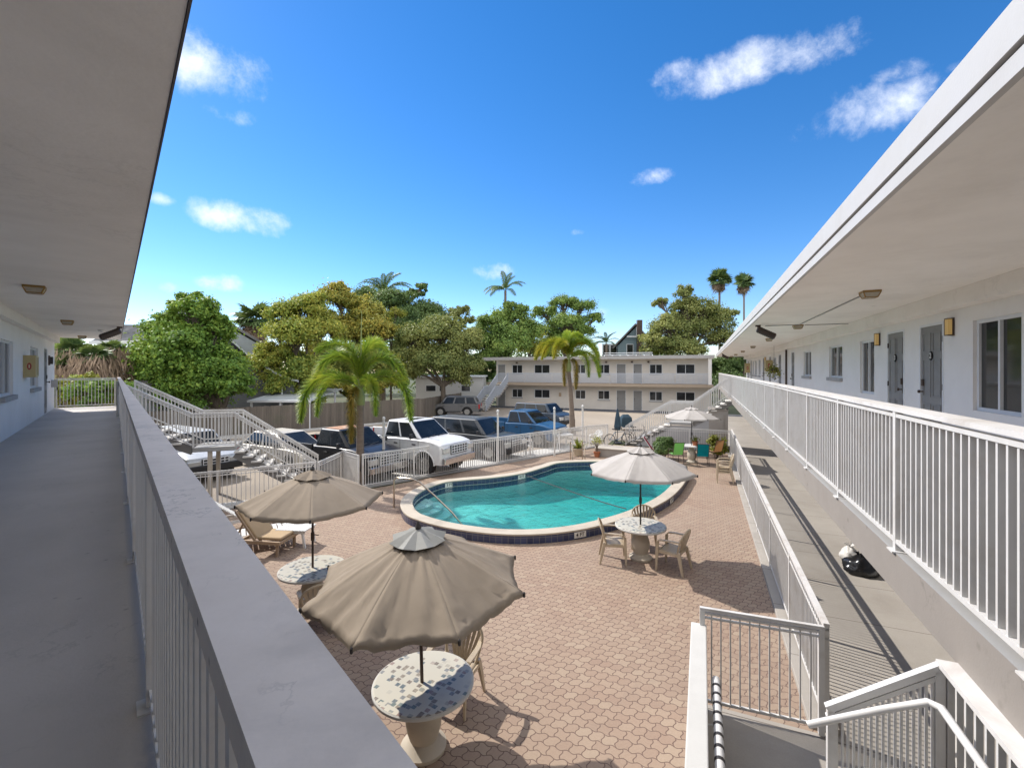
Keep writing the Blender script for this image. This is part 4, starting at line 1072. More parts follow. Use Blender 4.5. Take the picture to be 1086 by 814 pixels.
# dark roofed house far left
Y = 34
t = thing('hipped_house', 'house with blue black roof edge seen past the left wing soffit', 'house', (W(125,392,Y).x,Y,0), off=(0,0,0)); t.location = (0,0,0)
a, c = W(95,392,Y).x, W(160,392,Y).x
MB().box(a+.5,c-.5,Y+.5,Y+7,0,5.9).build('siding_wall', M['sid_pale'], t)
zt, zb = W(0,342,Y).z, W(0,362,Y).z
b = MB(); b.add([(a,Y,zb),(c,Y,zb),(c,Y+8,zb),(a,Y+8,zb),(a+1.2,Y+1.5,zt),(c-.1,Y+1.5,zt),(c-.1,Y+6,zt),(a+1.2,Y+6,zt)],[(0,1,5,4),(1,2,6,5),(2,3,7,6),(3,0,4,7),(4,5,6,7),(0,3,2,1)]); b.build('roof', M['shingle'], t)
MB().box(a-.02,c+.02,Y-.06,Y-.005,zb-.2,zb+.06).build('gutter', M['alu'], t)
# low shed roof seen over the end railing
Y = 27
t = thing('shed', 'low grey roofed shed seen over the end railing of the left walkway', 'shed', (W(130,392,Y).x,Y,0), off=(0,0,0)); t.location = (0,0,0)
a, c = W(112,392,Y).x, W(150,392,Y).x
MB().box(a+.2,c-.2,Y+.2,Y+3,0,3.3).build('wall', M['sid_pale'], t)
b = MB(); b.add([(a,Y,3.2),(c,Y,3.2),(c,Y+3.4,3.2),(a,Y+3.4,3.2),(a+.6,Y+1.7,3.75),(c-.6,Y+1.7,3.75)],[(0,1,5,4),(1,2,5),(2,3,4,5),(3,0,4),(0,3,2,1)]); b.build('roof', M['shingle2'], t)
# white building behind the fence in the middle
Y = 48
t = thing('white_cottage', 'plain white building with small dark windows behind the fence and olive tree', 'building', (W(470,392,Y).x,Y,0), off=(0,0,0)); t.location = (0,0,0)
a, c = W(441,392,Y).x, W(512,392,Y).x
MB().box(a,c,Y,Y+6,0,3.35).build('wall', M['sid_white'], t)
MB().box(a-.2,c+.2,Y-.2,Y+6.2,3.36,3.5).build('roof', M['metalroof'], t)
for px,w_ in ((457,1.0),(468,.35),(494,.9)):
    x = W(px,392,Y).x; f = MB().box(x-w_/2-.06,x+w_/2+.06,Y-.03,Y-.004,1.85,2.55).build('window', M['alu'], t); MB().box(x-w_/2,x+w_/2,Y-.04,Y-.031,1.91,2.49).build('pane', M['glass'], f)
# blue gabled house with chimney behind the back building
Y = 72
t = thing('gabled_house', 'blue grey gabled house with dark chimney rising behind the back building', 'house', (W(668,392,Y).x,Y,0), off=(0,0,0)); t.location = (0,0,0)
slab_poly([W(655,392,Y),W(655,367,Y),W(674,347,Y),W(693,367,Y),W(693,392,Y)], Y, Y+9).build('gable_wall', M['sid_blue'], t)
b = MB()
for a, c in ((W(650,370,Y),W(674,345,Y)),(W(674,345,Y),W(698,370,Y))): b.xprism([(a.x,a.z),(c.x,c.z),(c.x,c.z+.3),(a.x,a.z+.3)], Y-.5, Y+9.3)
shear(b, Y, .30)
b.build('roof', M['shingle2'], t)
slab_poly([W(640,392,Y),W(640,364,Y),W(657,364,Y),W(657,392,Y)], Y+1, Y+8).build('side_wing', M['sid_blue'], t)
q0, q1 = W(674,341,Y), W(679,400,Y); MB().box(q0.x,q1.x,Y-1.2,Y-.55,q1.z,W(0,340,Y).z).build('chimney', M['terrabrick'] if 'terrabrick' in M else M['brown'], t)
for px in (644,652,668,686):
    p = W(px,370,Y); f = MB().box(p.x-.55,p.x+.55,Y-.04 if px>655 else Y+.9,Y-.005 if px>655 else Y+.99,p.z-1,p.z+.8).build('window', M['alu'], t)
    MB().box(p.x-.45,p.x+.45,(Y-.07 if px>655 else Y+.86),(Y-.045 if px>655 else Y+.895),p.z-.9,p.z+.7).build('pane', M['glass'], f)
b = MB(); a, c = W(672,353,Y), W(677,353,Y)
b.bar((W(664,357,Y).x,Y-.6,W(0,357,Y).z),(W(684,357,Y).x,Y-.6,W(0,357,Y).z),.12,.2); b.bar((W(674,357,Y).x,Y-.6,W(0,357,Y).z),(W(674,347,Y).x,Y-.6,W(0,347,Y).z),.2,.12); b.build('gable_trim', M['alu'], t)
# white roof rail on top of the back building
t = fthing(RW, 'roof_railing', 'low white rail standing on the back building roof beside the blue house', 'railing', nB(665,50), 50, 5.52)
xa, xb = nB(641,50), nB(692,50)
b = MB()
for z in (5.75,5.95): b.box(xa,xb,49.97,50.03,z,z+.05)
b.build('top_rail', M['alu'], t)
for k in range(7): x = xa+(xb-xa)*k/6; MB().box(x-.04,x+.04,49.96,50.04,5.52,5.751).build('post', M['alu'], t)
# ---------------------------------------------------------------- parasols
def umbrella(x, y, label, canopy, r=1.15, zr=1.93, za=2.38, rot=28, vent=None, seed=1, scal=.10, wr=.012, polem='brown', tilt=(0,0)):
    rd = random.Random(seed)
    t = thing('parasol', label, 'parasol', (x,y,0), off=(0,0,0)); t.rotation_euler = (R(tilt[0]),R(tilt[1]),0)
    t['group'] = 'patio parasols round the pool'
    n = 8; K = 16; Uc = 16; from mathutils import noise as mn
    tips = [Vector((r*math.cos(R(rot+45*i)), r*math.sin(R(rot+45*i)), zr + rd.uniform(-.02,.02))) for i in range(n)]
    apex = Vector((0,0,za)); b = MB(); vs = []; fs = []
    for i in range(n):
        A = tips[i]; B = tips[(i+1)%n]; base = len(vs); ph = rd.uniform(0,6)
        for k in range(K+1):
            s = .10 + .90*k/K
            for j in range(Uc+1):
                w = j/Uc
                ribA = apex.lerp(A, s); ribB = apex.lerp(B, s)
                # ribs bow upwards a little
                ribA.z += .025*math.sin(math.pi*s); ribB.z += .025*math.sin(math.pi*s)
                p = ribA.lerp(ribB, w); bow = 4*w*(1-w)
                p.x *= 1-scal*bow*s*s; p.y *= 1-scal*bow*s*s
                p.z += -.03*bow*s
                # folds pulled from the rib tips, and loose ripples
                e = min(w,1-w); fold = math.sin(26*e/(1.06-s*.92)+ph)*math.exp(-3.2*e)*s*s*min(1,e*9)
                p.z += wr*.5*fold + wr*.75*mn.noise(Vector((w*7.5+2*s, s*1.1, ph+i*3.7)))*min(1,bow*1.6)*(.3+.7*s) + wr*.25*mn.noise(Vector((w*19+3*s, s*2.3, ph+i)))*min(1,bow*2)
                vs.append(p)
        for k in range(K):
            for j in range(Uc):
                a = base+k*(Uc+1)+j; fs.append((a,a+1,a+Uc+2,a+Uc+1))
    b.add(vs, fs); c = b.build('canopy', canopy, t, smooth=False)
    md = c.modifiers.new('thick', 'SOLIDIFY'); md.thickness = .004
    c.data.polygons.foreach_set('use_smooth', [True]*len(c.data.polygons))
    # hem / valance seam
    b = MB()
    for i in range(n):
        row = [vs[i*(K+1)*(Uc+1)+K*(Uc+1)+j] for j in range(Uc+1)]
        for p, q in zip(row, row[1:]): b.quad(p, q, q+Vector((0,0,-.035)), p+Vector((0,0,-.035)))
    h = b.build('hem', canopy, t)
    # vent cap
    b = MB(); vs2 = []; fs2 = []; rv = r*.27
    for k in range(4):
        s = k/3
        for i in range(16):
            a = R(rot+22.5*i); even = i % 2 == 0; rr = rv*s*(1 if even else .84)
            vs2.append(Vector((rr*math.cos(a), rr*math.sin(a), za+.045-.10*s**1.3-(.0 if even else .030*s))))
    for k in range(3):
        for i in range(16): j = (i+1)%16; fs2.append((k*16+i,k*16+j,(k+1)*16+j,(k+1)*16+i))
    b.add(vs2, fs2); v = b.build('vent_cap', vent or canopy, t); md = v.modifiers.new('thick', 'SOLIDIFY'); md.thickness = .004
    b = MB()
    for i in range(n):
        b2 = MB(); A = tips[i]; pts = []
        for k in range(6):
            s = .04+.96*k/5; p = apex.lerp(A, s); p.z += .025*math.sin(math.pi*s)-.018; pts.append(p)
        b2.tube(pts, .008, 6); rb = b2.build('rib', M['dark'], t)
        MB().tube([pts[3]+Vector((0,0,-.01)), Vector((pts[3].x*.06, pts[3].y*.06, za-.55))], .007, 5).build('strut', M['dark'], rb)
        tp = A*1; MB().lathe([(.004,-.03),(.014,-.02),(.014,.02),(.004,.03)], (A.x*1.005, A.y*1.005, A.z-.015), 8).build('tip_cap', M['dark'], rb)
    MB().tube([(0,0,.05),(0,0,za+.03)], .019, 12).build('pole', M[polem], t, smooth=True)
    MB().lathe([(.03,-.05),(.045,-.04),(.045,.03),(.03,.05)], (0,0,za-.56), 12).build('hub', M['dark'], t)
    b = MB(); b.lathe([(.028,-.07),(.032,-.05),(.032,.05),(.028,.07)], (0,0,1.28), 10); b.tube([(0,.03,1.28),(0,.08,1.28),(.05,.1,1.26),(.05,.13,1.26)], .008, 6); b.build('crank', M[polem], t)
    MB().lathe([(.03,0),(.035,.02),(.02,.05),(.005,.085)], (0,0,za+.04), 10).build('finial', M['dark'], t)
    MB().lathe([(.22,0.0),(.23,.03),(.06,.09),(.035,.25),(.03,.3)], (0,0,0.006), 18).build('base', M['dark'], t)
    return t
U = [(-.97,5.0),(-3.44,7.86),(2.83,10.03),(8.05,20.4)]
umbrella(*U[0], 'big taupe parasol with grey vent cap, nearest the camera', M['taupe'], 1.17, 1.88, 2.40, 28, M['graycanvas'], 3, .045, .055, tilt=(2,-1))
umbrella(*U[1], 'taupe parasol over the left mosaic table near the loungers', M['taupe'], 1.16, 1.92, 2.38, 22, None, 5, .03, .02)
umbrella(*U[2], 'cream parasol standing between the pool and the camera over a mosaic table', M['white_canvas'], 1.17, 1.95, 2.42, 15, None, 6, .035, .02, polem='dark')
umbrella(*U[3], 'farthest cream parasol beside the grey stair wall', M['white_canvas'], 1.2, 2.02, 2.45, 10, None, 9, .035, .02, polem='dark')

# ---------------------------------------------------------------- mosaic tables
def table(x, y, label, r=.54, z=.745, top=None):
    t = thing('mosaic_table', label, 'table', (x,y,0), group='round mosaic tables under parasols', off=(0,0,0))
    b = MB(); b.lathe([(.03,z-.045),(r-.03,z-.045),(r-.005,z-.035),(r,z-.02),(r-.006,z-.002),(r-.02,z),(.02,z)], (0,0,0), 48); b.build('tabletop', top or M['mosaic'], t)
    b = MB(); b.lathe([(r-.01,z-.05),(r+.008,z-.04),(r+.010,z-.012),(r-.004,z-.004)], (0,0,0), 48); b.build('table_edge', M['whiteconc'] if top is None else top, t)
    b = MB(); b.lathe([(.24,0.004),(.25,.05),(.20,.08),(.15,.13),(.19,.25),(.20,.36),(.16,.50),(.10,.60),(.12,.66),(.20,z-.047)], (0,0,0), 24); b.build('pedestal', M['coping'], t, smooth=True)
    return t
table(*U[0], 'mosaic topped round table nearest the camera, half shaded by the big parasol')
table(*U[1], 'mosaic topped round table under the left taupe parasol')
table(*U[2], 'mosaic topped round table with three tan chairs near the pool')
table(*U[3], 'small white round table among the green, teal and tan chairs', r=.42, z=.78, top=M['whiteresin'])
_t = [o for o in COL.objects if o.get('label','').startswith('small white round table')][0]; _t.name = 'round_table'; del _t['group']

# ---------------------------------------------------------------- resin armchairs (front = +y)
def armchair(label, m, back='fan'):
    t = thing('resin_armchair', label, 'chair', off=(0,0,0))
    b = MB(); vs = []; fs = []; nx, ny = 8, 7
    for j in range(ny+1):
        y = -.20+.44*j/ny
        for i in range(nx+1):
            w = .25 - .03*(1-j/ny); x = -w+2*w*i/nx
            z = .42 - .018*(1-(x/w)**2) + .02*(j/ny) - (.03*max(0,(j/ny-.85)/.15)**2); vs.append((x,y,z))
    for j in range(ny):
        for i in range(nx): a = j*(nx+1)+i; fs.append((a,a+1,a+nx+2,a+nx+1))
    b.add(vs, fs); s = b.build('seat', m, t, smooth=True); md = s.modifiers.new('thick','SOLIDIFY'); md.thickness = .022
    # back: arch frame with fan slats
    def bk(u, v):  # u -1..1 across, v 0..1 up
        return Vector((.24*u*(.86+.3*math.sin(math.pi*min(v,1)*.55)), -.20-.13*v-.03*(1-u*u)*.9+.03, .42+.46*v))
    arch = [bk(math.cos(a)*1.0, .52+.48*math.sin(a)) for a in [math.pi*i/14 for i in range(15)]]
    arch = [bk(1,-.0), bk(1,.25)] + arch + [bk(-1,.25), bk(-1,0)]
    b = MB(); b.tube(arch, .019, 6); fr = b.build('backrest', m, t, smooth=True)
    for i in range(7):
        u = -.78+1.56*i/6; b = MB(); vt = .52+.48*math.sqrt(max(0,1-(u*.98)**2))
        N_ = 5; hw = .022
        for k in range(N_):
            v0 = vt*k/N_; v1 = vt*(k+1)/N_; uu0 = u*(.62+.38*min(1,v0*1.4)); uu1 = u*(.62+.38*min(1,v1*1.4))
            p, q = bk(uu0,v0), bk(uu1,v1); w0 = hw*(.7+.5*v0); w1 = hw*(.7+.5*v1)
            th = Vector((0,.008,0))
            b.add([p+Vector((-w0,0,0))-th,p+Vector((w0,0,0))-th,q+Vector((w1,0,0))-th,q+Vector((-w1,0,0))-th,p+Vector((-w0,0,0))+th,p+Vector((w0,0,0))+th,q+Vector((w1,0,0))+th,q+Vector((-w1,0,0))+th],
                  [(0,1,2,3),(7,6,5,4),(0,4,5,1),(1,5,6,2),(2,6,7,3),(3,7,4,0)])
        b.build('back_slat', m, fr)
    for s in (-1,1):
        b = MB(); pts = [Vector((s*.235,-.25,.66)), Vector((s*.275,-.12,.665)), Vector((s*.285,.05,.66)), Vector((s*.28,.17,.645)), Vector((s*.265,.215,.61)), Vector((s*.262,.225,.5))]
        vs = []; fs = []
        for i, p in enumerate(pts):
            w = .024+.012*math.sin(math.pi*i/5)
            for dx, dz in ((-w,-.012),(w,-.012),(w,.012),(-w,.012)): vs.append(p+Vector((dx,0 if i<4 else dz*-.8,dz if i<4 else 0)) )
        for i in range(len(pts)-1):
            for k in range(4): a = i*4+k; c = i*4+(k+1)%4; fs.append((a,c,c+4,a+4))
        fs += [(3,2,1,0), (20,21,22,23)]
        b.add(vs, fs); b.build('armrest', m, t, bevel=.004)
        for (top, bot, w0) in ((Vector((s*.262,.22,.60)), Vector((s*.27,.245,.0)), .038), (Vector((s*.235,-.20,.46)), Vector((s*.27,-.30,0)), .042)):
            b = MB(); vs = []
            for p, w in ((top, w0), (top.lerp(bot,.35), w0*1.05), (bot, w0*.62)):
                for a, c in ((-1,-1),(1,-1),(1,1),(-1,1)): vs.append(p+Vector((a*w*.5,c*w*.75,0)))
            fs = [(0,1,2,3)]+[(i*4+k,i*4+(k+1)%4,(i+1)*4+(k+1)%4,(i+1)*4+k) for i in range(2) for k in range(4)]+[(11,10,9,8)]
            b.add(vs, fs); b.build('leg', m, t, bevel=.005)
    b = MB(); b.cbox(0,.215,.395,.46,.022,.05); b.cbox(0,-.205,.40,.42,.02,.05)
    for s in (-1,1): b.cbox(s*.245,0,.395,.02,.42,.05)
    b.build('seat_apron', m, t)
    return t
GR = 'tan resin armchairs on the pool deck'
c0 = armchair('tan chair behind the nearest mosaic table, back turned to the pool', M['resin']); c0['group'] = GR
c0.location = (-.72, 5.72, 0); c0.rotation_euler.z = R(150)
def place(x, y, deg, label, z=0, src=c0, group=None):
    c = dup(src, (x,y,z), deg, label)
    if group: c['group'] = group
    return c
c0.rotation_euler.z = R(158)
def face(x, y, tx, ty): return math.degrees(math.atan2(ty-y, tx-x))-90
place(-3.06, 7.22, face(-3.06,7.22,-3.44,7.95), 'tan chair at the left mosaic table, half hidden by the nearest parasol')
place(-4.25, 7.35, face(-4.25,7.35,-3.44,7.9), 'tan chair at the left edge of the left mosaic table')
place(2.22, 9.95, face(2.22,9.95,3.1,9.9)-6, 'tan chair left of the table by the pool, seen from the side')
place(3.1, 10.72, face(3.1,10.72,2.9,10.0), 'tan chair behind the table by the pool, between table and pool edge')
place(3.35, 9.5, face(3.35,9.5,2.8,9.95), 'tan chair right of the table by the pool, slatted back turned to the camera')
sx, sy = 9.25, 19.15
sx, sy = G(770,512).x, G(770,512).y
for k, lab in enumerate(('bottom tan chair of the stack beside the right picket fence', 'middle tan chair of the stack beside the right picket fence', 'top tan chair of the stack beside the right picket fence')):
    place(sx, sy+.15, 90-22, lab, z=.085*k, group='stacked tan chairs by the right fence')
# white resin pieces outside the pool fence
wc = armchair('white chair outside the pool fence in front of the grey SUV', M['whiteresin']); wc.location = G(557,481); wc.rotation_euler.z = R(-40); wc['group'] = 'white resin chairs outside the pool fence'
place(G(632,474).x, G(632,474).y, 130, 'white chair outside the fence beside the potted palm', src=wc)

# ---------------------------------------------------------------- slat-and-sling chairs
def slingchair(x, y, deg, label, m, hi=.95):
    t = thing('sling_chair', label, 'chair', (x,y,0), deg, 'coloured sling chairs round the far white table', off=(0,0,0))
    for s in (-1,1):
        b = MB(); b.tube([(s*.25,.24,0),(s*.25,.2,.42),(s*.25,.18,.62),(s*.25,-.1,.64),(s*.25,-.24,.62)], .013, 6); b.build('arm_frame', M['brown'], t)
        b = MB(); b.tube([(s*.24,-.28,0),(s*.24,-.2,.40),(s*.24,.22,.42)], .013, 6); b.build('leg', M['brown'], t)
        b = MB(); b.tube([(s*.235,.22,.42),(s*.235,-.18,.39),(s*.235,-.34,hi)], .012, 6); b.build('side_rail', M['brown'], t)
    b = MB(); b.add([(-.23,.22,.425),(.23,.22,.425),(.23,-.17,.395),(-.23,-.17,.395)],[(0,1,2,3)]); s_ = b.build('seat', m, t); s_.modifiers.new('t','SOLIDIFY').thickness = .006
    b = MB(); b.add([(-.23,-.18,.41),(.23,-.18,.41),(.23,-.335,hi),(-.23,-.335,hi)],[(0,1,2,3)]); s_ = b.build('backrest', m, t); s_.modifiers.new('t','SOLIDIFY').thickness = .006
    MB().tube([(-.235,-.338,hi),(.235,-.338,hi)], .012, 6).build('top_bar', M['brown'], t)
    return t
g = G(721,486); slingchair(G(720,485).x-.6, 20.3, 8, 'light green sling chair with its back to the camera', M['green_sling'])
slingchair(G(743,489).x-.25, 19.9, -14, 'teal sling chair right of the small white table', M['teal_sling'])
slingchair(G(757,485).x-.2, 21.0, 20, 'tan sling chair beside the yellow green bush', M['tan_sling'])
# slatted timber chaise and small slatted table on the left of the deck
t = thing('sun_lounger', 'low tan cushioned lounge chair with raised back, left of the taupe parasol pole', 'sun lounger', G(284,587)+Vector((0,.2,0)), -8, off=(0,0,0))
b = MB()
for y in (-.33,.33): b.bar((-.62,y,.30),(.42,y,.30),.05,.07)
for x in (-.58,.40): b.bar((x,-.33,.30),(x,.33,.30),.05,.06)
b.build('frame', M['woodtan'], t)
for x in (-.54,.34):
    for y in (-.31,.31): MB().bar((x,y,0),(x,y,.3),.05,.05,up=(1,0,0)).build('leg', M['woodtan'], t)
b = MB(); b.box(-.18,.41,-.29,.29,.34,.41); b.build('seat_cushion', M['cushion'], t, bevel=.03, seg=3)
b = MB(); b.box(-.02,.72,-.29,.29,-.035,.035); b.xf(Matrix.Translation((-.2,0,.38)) @ Matrix.Rotation(R(-128),4,'Y')); b.build('back_cushion', M['cushion'], t, bevel=.03, seg=3)
b = MB(); 
for y in (-.31,.31): b.bar((-.2,y,.33),(-.68,y,.95),.035,.045)
b.bar((-.68,-.31,.95),(-.68,.31,.95),.035,.045); b.build('back_frame', M['woodtan'], t)
for y in (-.27,.27): MB().bar((-.5,y,.72),(-.72,y,.32),.03,.03).build('back_prop', M['woodtan'], t)
def slat_table(x, y, deg, label, m, L=.75, Wd=.5, h=.42):
    t = thing('slatted_table', label, 'side table', (x,y,0), deg, off=(0,0,0))
    b = MB()
    for k in range(9): b.box(-L/2+k*L/9+.008,-L/2+(k+1)*L/9-.008,-Wd/2,Wd/2,h-.025,h)
    b.build('slatted_top', m, t)
    b = MB()
    for y_ in (-Wd/2+.04,Wd/2-.04): b.box(-L/2+.03,L/2-.03,y_-.018,y_+.018,h-.085,h-.026)
    b.build('apron', m, t)
    for sx in (-1,1):
        for sy in (-1,1): MB().bar((sx*(L/2-.1),sy*(Wd/2-.04),h-.03),(sx*(L/2-.03),sy*(Wd/2-.04),0),.045,.045,up=(0,1,0)).build('leg', m, t)
    return t
slat_table(G(314,577).x, G(314,577).y, -6, 'small white slatted table beside the tan lounge chair', M['whiteresin'])
t0 = slat_table(G(596,474).x, G(596,474).y, 30, 'white resin table outside the pool fence near the farther palm', M['whiteresin'], 1.1, .7, .7)
def chaise(x, y, deg, label):
    t = thing('sun_lounger', label, 'sun lounger', (x,y,0), deg, 'white slatted sun loungers', off=(0,0,0))
    b = MB()
    for k in range(11): b.box(-.35+k*.11,-.35+k*.11+.085,-.28,.28,.30,.325)
    b.build('slatted_seat', M['whiteresin'], t)
    b = MB()
    for k in range(7): b.box(0+k*.11,k*.11+.085,-.28,.28,-.012,.012)
    b.xf(Matrix.Translation((-.36,0,.32)) @ Matrix.Rotation(R(-140),4,'Y')); b.build('slatted_back', M['whiteresin'], t)
    b = MB()
    for y_ in (-.3,.3): b.bar((-.9,y_,.28),(.9,y_,.28),.035,.07)
    b.build('side_rail', M['whiteresin'], t)
    for x_ in (-.75,.75):
        for y_ in (-.3,.3): MB().bar((x_,y_,.28),(x_*1.04,y_,0),.05,.05,up=(0,1,0)).build('leg', M['whiteresin'], t)
    return t
chaise(G(256,578).x+.15, G(256,578).y, 32, 'white slatted sun lounger at the left edge behind the tan lounge chair')
chaise(G(262,562).x, G(262,562).y+.35, 40, 'second white slatted sun lounger beyond the tan lounge chair')
# folded red striped beach chair leaning on the hedge
p = G(692,484); t = thing('folded_beach_chair', 'folded red and white striped beach chair leaning beside the round hedge', 'beach chair', (p.x,p.y,0), -20, off=(0,0,0))
b = MB(); 
for s in (-.28,.28): b.tube([(.22,s,.0),(-.42,s,.95)], .014, 6)
b.tube([(-.42,-.28,.95),(-.42,.28,.95)], .014, 6); b.build('frame', M['whiteresin'], t)
b = MB(); b.add([(.17,-.26,.07),(.17,.26,.07),(-.40,.26,.92),(-.40,-.26,.92)],[(0,1,2,3)]); b.build('canvas', M['red_sling'], t).modifiers.new('t','SOLIDIFY').thickness = .01
b = MB()
for k in (-.13,.05): b.add([(.176,k,.075),(.176,k+.07,.075),(-.394,k+.07,.925),(-.394,k,.925)],[(0,1,2,3)])
b.build('white_stripe', M['whiteresin'], t).modifiers.new('t','SOLIDIFY').thickness = .016

# ---------------------------------------------------------------- rubbish bags on the concrete walk
def blob_bag(name, label, x, y, sx, sy, sz, m, seed, tie=True):
    rd = np.random.RandomState(seed); t = thing(name, label, 'rubbish bag', (x,y,0), off=(0,0,0))
    bm = bmesh.new(); bmesh.ops.create_icosphere(bm, subdivisions=4, radius=1)
    from mathutils import noise as mn
    for v in bm.verts:
        c = v.co.copy(); k = 1 + .22*mn.noise(c*1.7+Vector((seed,0,0))) + .10*abs(mn.noise(c*5+Vector((0,seed,0)))) - .12*abs(mn.noise(Vector((c.x*9,c.y*9,c.z*2))))
        c = c*k; z = c.z
        if z < -.45: z = -.45 + (z+.45)*.1
        v.co = Vector((c.x*sx*(1-.25*max(0,z)), c.y*sy*(1-.25*max(0,z)), (z+.5)*sz))
    me = bpy.data.meshes.new(name); bm.to_mesh(me); bm.free(); me.materials.append(m)
    o = bpy.data.objects.new('bag_body', me); COL.objects.link(o); o.parent = t
    me.polygons.foreach_set('use_smooth', [True]*len(me.polygons))
    if tie:
        b = MB(); 
        for k in range(5):
            a = k*1.3; b.add([(0,0,sz*1.35),(.03*math.cos(a),.03*math.sin(a),sz*1.38),(.11*math.cos(a),.11*math.sin(a),sz*1.75),(.05*math.cos(a+.7),.05*math.sin(a+.7),sz*1.8)],[(0,1,2,3)])
        q = b.build('knotted_top', m, t); q.modifiers.new('t','SOLIDIFY').thickness = .004
    return t
M['bagblack'] = plain('black_bin_liner', (.012,.012,.013), .25); M['bagwhite'] = plain('white_bin_liner', (.62,.60,.56), .4)
p = G(913,607); blob_bag('rubbish_bag', 'shiny black bin bag lying on the concrete walk', p.x, p.y, .36, .27, .24, M['bagblack'], 3)
p = G(902,594); blob_bag('rubbish_bag', 'white carrier bag lying against the black bin bag', p.x+.02, p.y+.05, .17, .2, .2, M['bagwhite'], 8)
# ---------------------------------------------------------------- bicycles and covered grill near the middle stair foot
def bicycle(x, y, deg, label, m):
    t = thing('bicycle', label, 'bicycle', (x,y,0), deg, 'bicycles by the middle staircase', rot=(R(6),0,R(deg)), off=(0,0,0))
    for wx in (-.52,.52):
        b = MB(); ring = [(wx+.33*math.cos(a),0,.34+.33*math.sin(a)) for a in [2*math.pi*i/24 for i in range(25)]]; b.tube(ring, .02, 6, caps=False); w = b.build('wheel', M['black'], t)
        b = MB(); 
        for i in range(12): a = math.pi*2*i/12; b.tube([(wx,0,.34),(wx+.32*math.cos(a),0,.34+.32*math.sin(a))], .003, 3)
        b.build('spoke', M['chrome'], w)
    b = MB(); bbk = (-.08,0,.30); st = (-.2,0,.78); hd = (.36,0,.80); hb = (.40,0,.66)
    for p_, q in ((bbk,st),(bbk,hb),(st,hd),(bbk,(-.52,0,.34)),(st,(-.52,0,.34)),(hd,hb),(hb,(.52,0,.34))): b.tube([p_,q], .016, 6)
    b.build('frame', m, t)
    b = MB(); b.tube([(.36,0,.8),(.34,0,.98)], .013, 6); b.tube([(.28,-.28,1.0),(.34,-.2,.98),(.34,.2,.98),(.28,.28,1.0)], .012, 6); b.build('handlebar', M['chrome'], t)
    b = MB(); b.tube([(-.2,0,.78),(-.22,0,.90)], .012, 6); b.add([(-.36,-.07,.92),(-.36,.07,.92),(-.06,.02,.93),(-.06,-.02,.93),(-.36,-.07,.96),(-.36,.07,.96),(-.06,.02,.95),(-.06,-.02,.95)],[(0,3,2,1),(4,5,6,7),(0,1,5,4),(1,2,6,5),(2,3,7,6),(3,0,4,7)]); b.build('saddle', M['black'], t)
    b = MB(); b.lathe([(.08,-.01),(.08,.01)], (-.08,.03,.30), 14, 'y'); b.build('crank', M['dark'], t)
    return t
M['bikeblue'] = plain('blue_bike_paint', (.08,.14,.20), .35, .2, coat=.5)
p = G(657,474); bicycle(p.x, p.y+.4, 15, 'slate blue bicycle parked at the foot of the middle staircase', M['bikeblue'])
p = G(676,470); bicycle(p.x, p.y, -5, 'dark bicycle leaning on the middle staircase rail', M['dark'])
p = G(655,470); t = thing('patio_umbrella', 'closed slate blue patio umbrella standing outside the fence end', 'parasol', (p.x,p.y,0), off=(0,0,0))
MB().tube([(0,0,0),(0,0,1.9)], .02, 8).build('pole', M['dark'], t)
b = MB(); b.lathe([(.16,.75),(.20,.95),(.14,1.4),(.09,1.7),(.03,1.95)], (0,0,0), 9); b.build('furled_canopy', M['blue_tarp'], t)
MB().lathe([(.22,0),(.22,.05),(.05,.09)], (0,0,0), 14).build('base', M['dark'], t)
p = G(676,462); t = thing('covered_grill', 'barbecue under a slate blue cover behind the middle staircase rail', 'grill', (p.x,p.y+3,0), 10, off=(0,0,0))
b = MB(); b.add([(-.45,-.3,.2),(.45,-.3,.2),(.45,.3,.2),(-.45,.3,.2),(-.36,-.26,.85),(.36,-.26,.85),(.36,.26,.85),(-.36,.26,.85),(-.2,0,1.08),(.2,0,1.08)],[(0,1,5,4),(1,2,6,5),(2,3,7,6),(3,0,4,7),(4,5,9,8),(6,7,8,9),(5,6,9),(7,4,8)]); b.build('cover', M['blue_tarp'], t, bevel=.04)
for x_ in (-.4,.4): 
    for y_ in (-.25,.25): MB().cbox(x_,y_,.11,.04,.04,.22).build('leg', M['dark'], t)
M['tyre'] = plain('tyre_rubber', (.02,.02,.02), .85); M['rim'] = plain('alloy_rim', (.45,.45,.44), .3, .9)
M['headlamp'] = plain('headlamp_lens', (.62,.62,.60), .12, .3); M['taillamp'] = plain('tail_lamp_lens', (.40,.01,.015), .2)
M['trim'] = plain('black_trim', (.025,.025,.027), .5); M['carchrome'] = plain('car_chrome', (.6,.6,.6), .15, 1)
def carpaint(name, col, rough=.4): return plain(name, col, rough, .1, .4, coat=.25)
def patch(b, c, u0, u1, v0, v1, off):
    """thin slab on the quad c = (A,B,C,D) (A->B is u, A->D is v)"""
    A,B,C,D = [Vector(x) for x in c]
    f = lambda u, v: (A.lerp(B,u)).lerp(D.lerp(C,u), v)
    nn = (B-A).cross(D-A).normalized()
    q = [f(u0,v0),f(u1,v0),f(u1,v1),f(u0,v1)]
    vs = [p+nn*off for p in q]+[p-nn*.004 for p in q]
    b.add(vs, [(0,1,2,3),(7,6,5,4),(0,4,5,1),(1,5,6,2),(2,6,7,3),(3,7,4,0)])
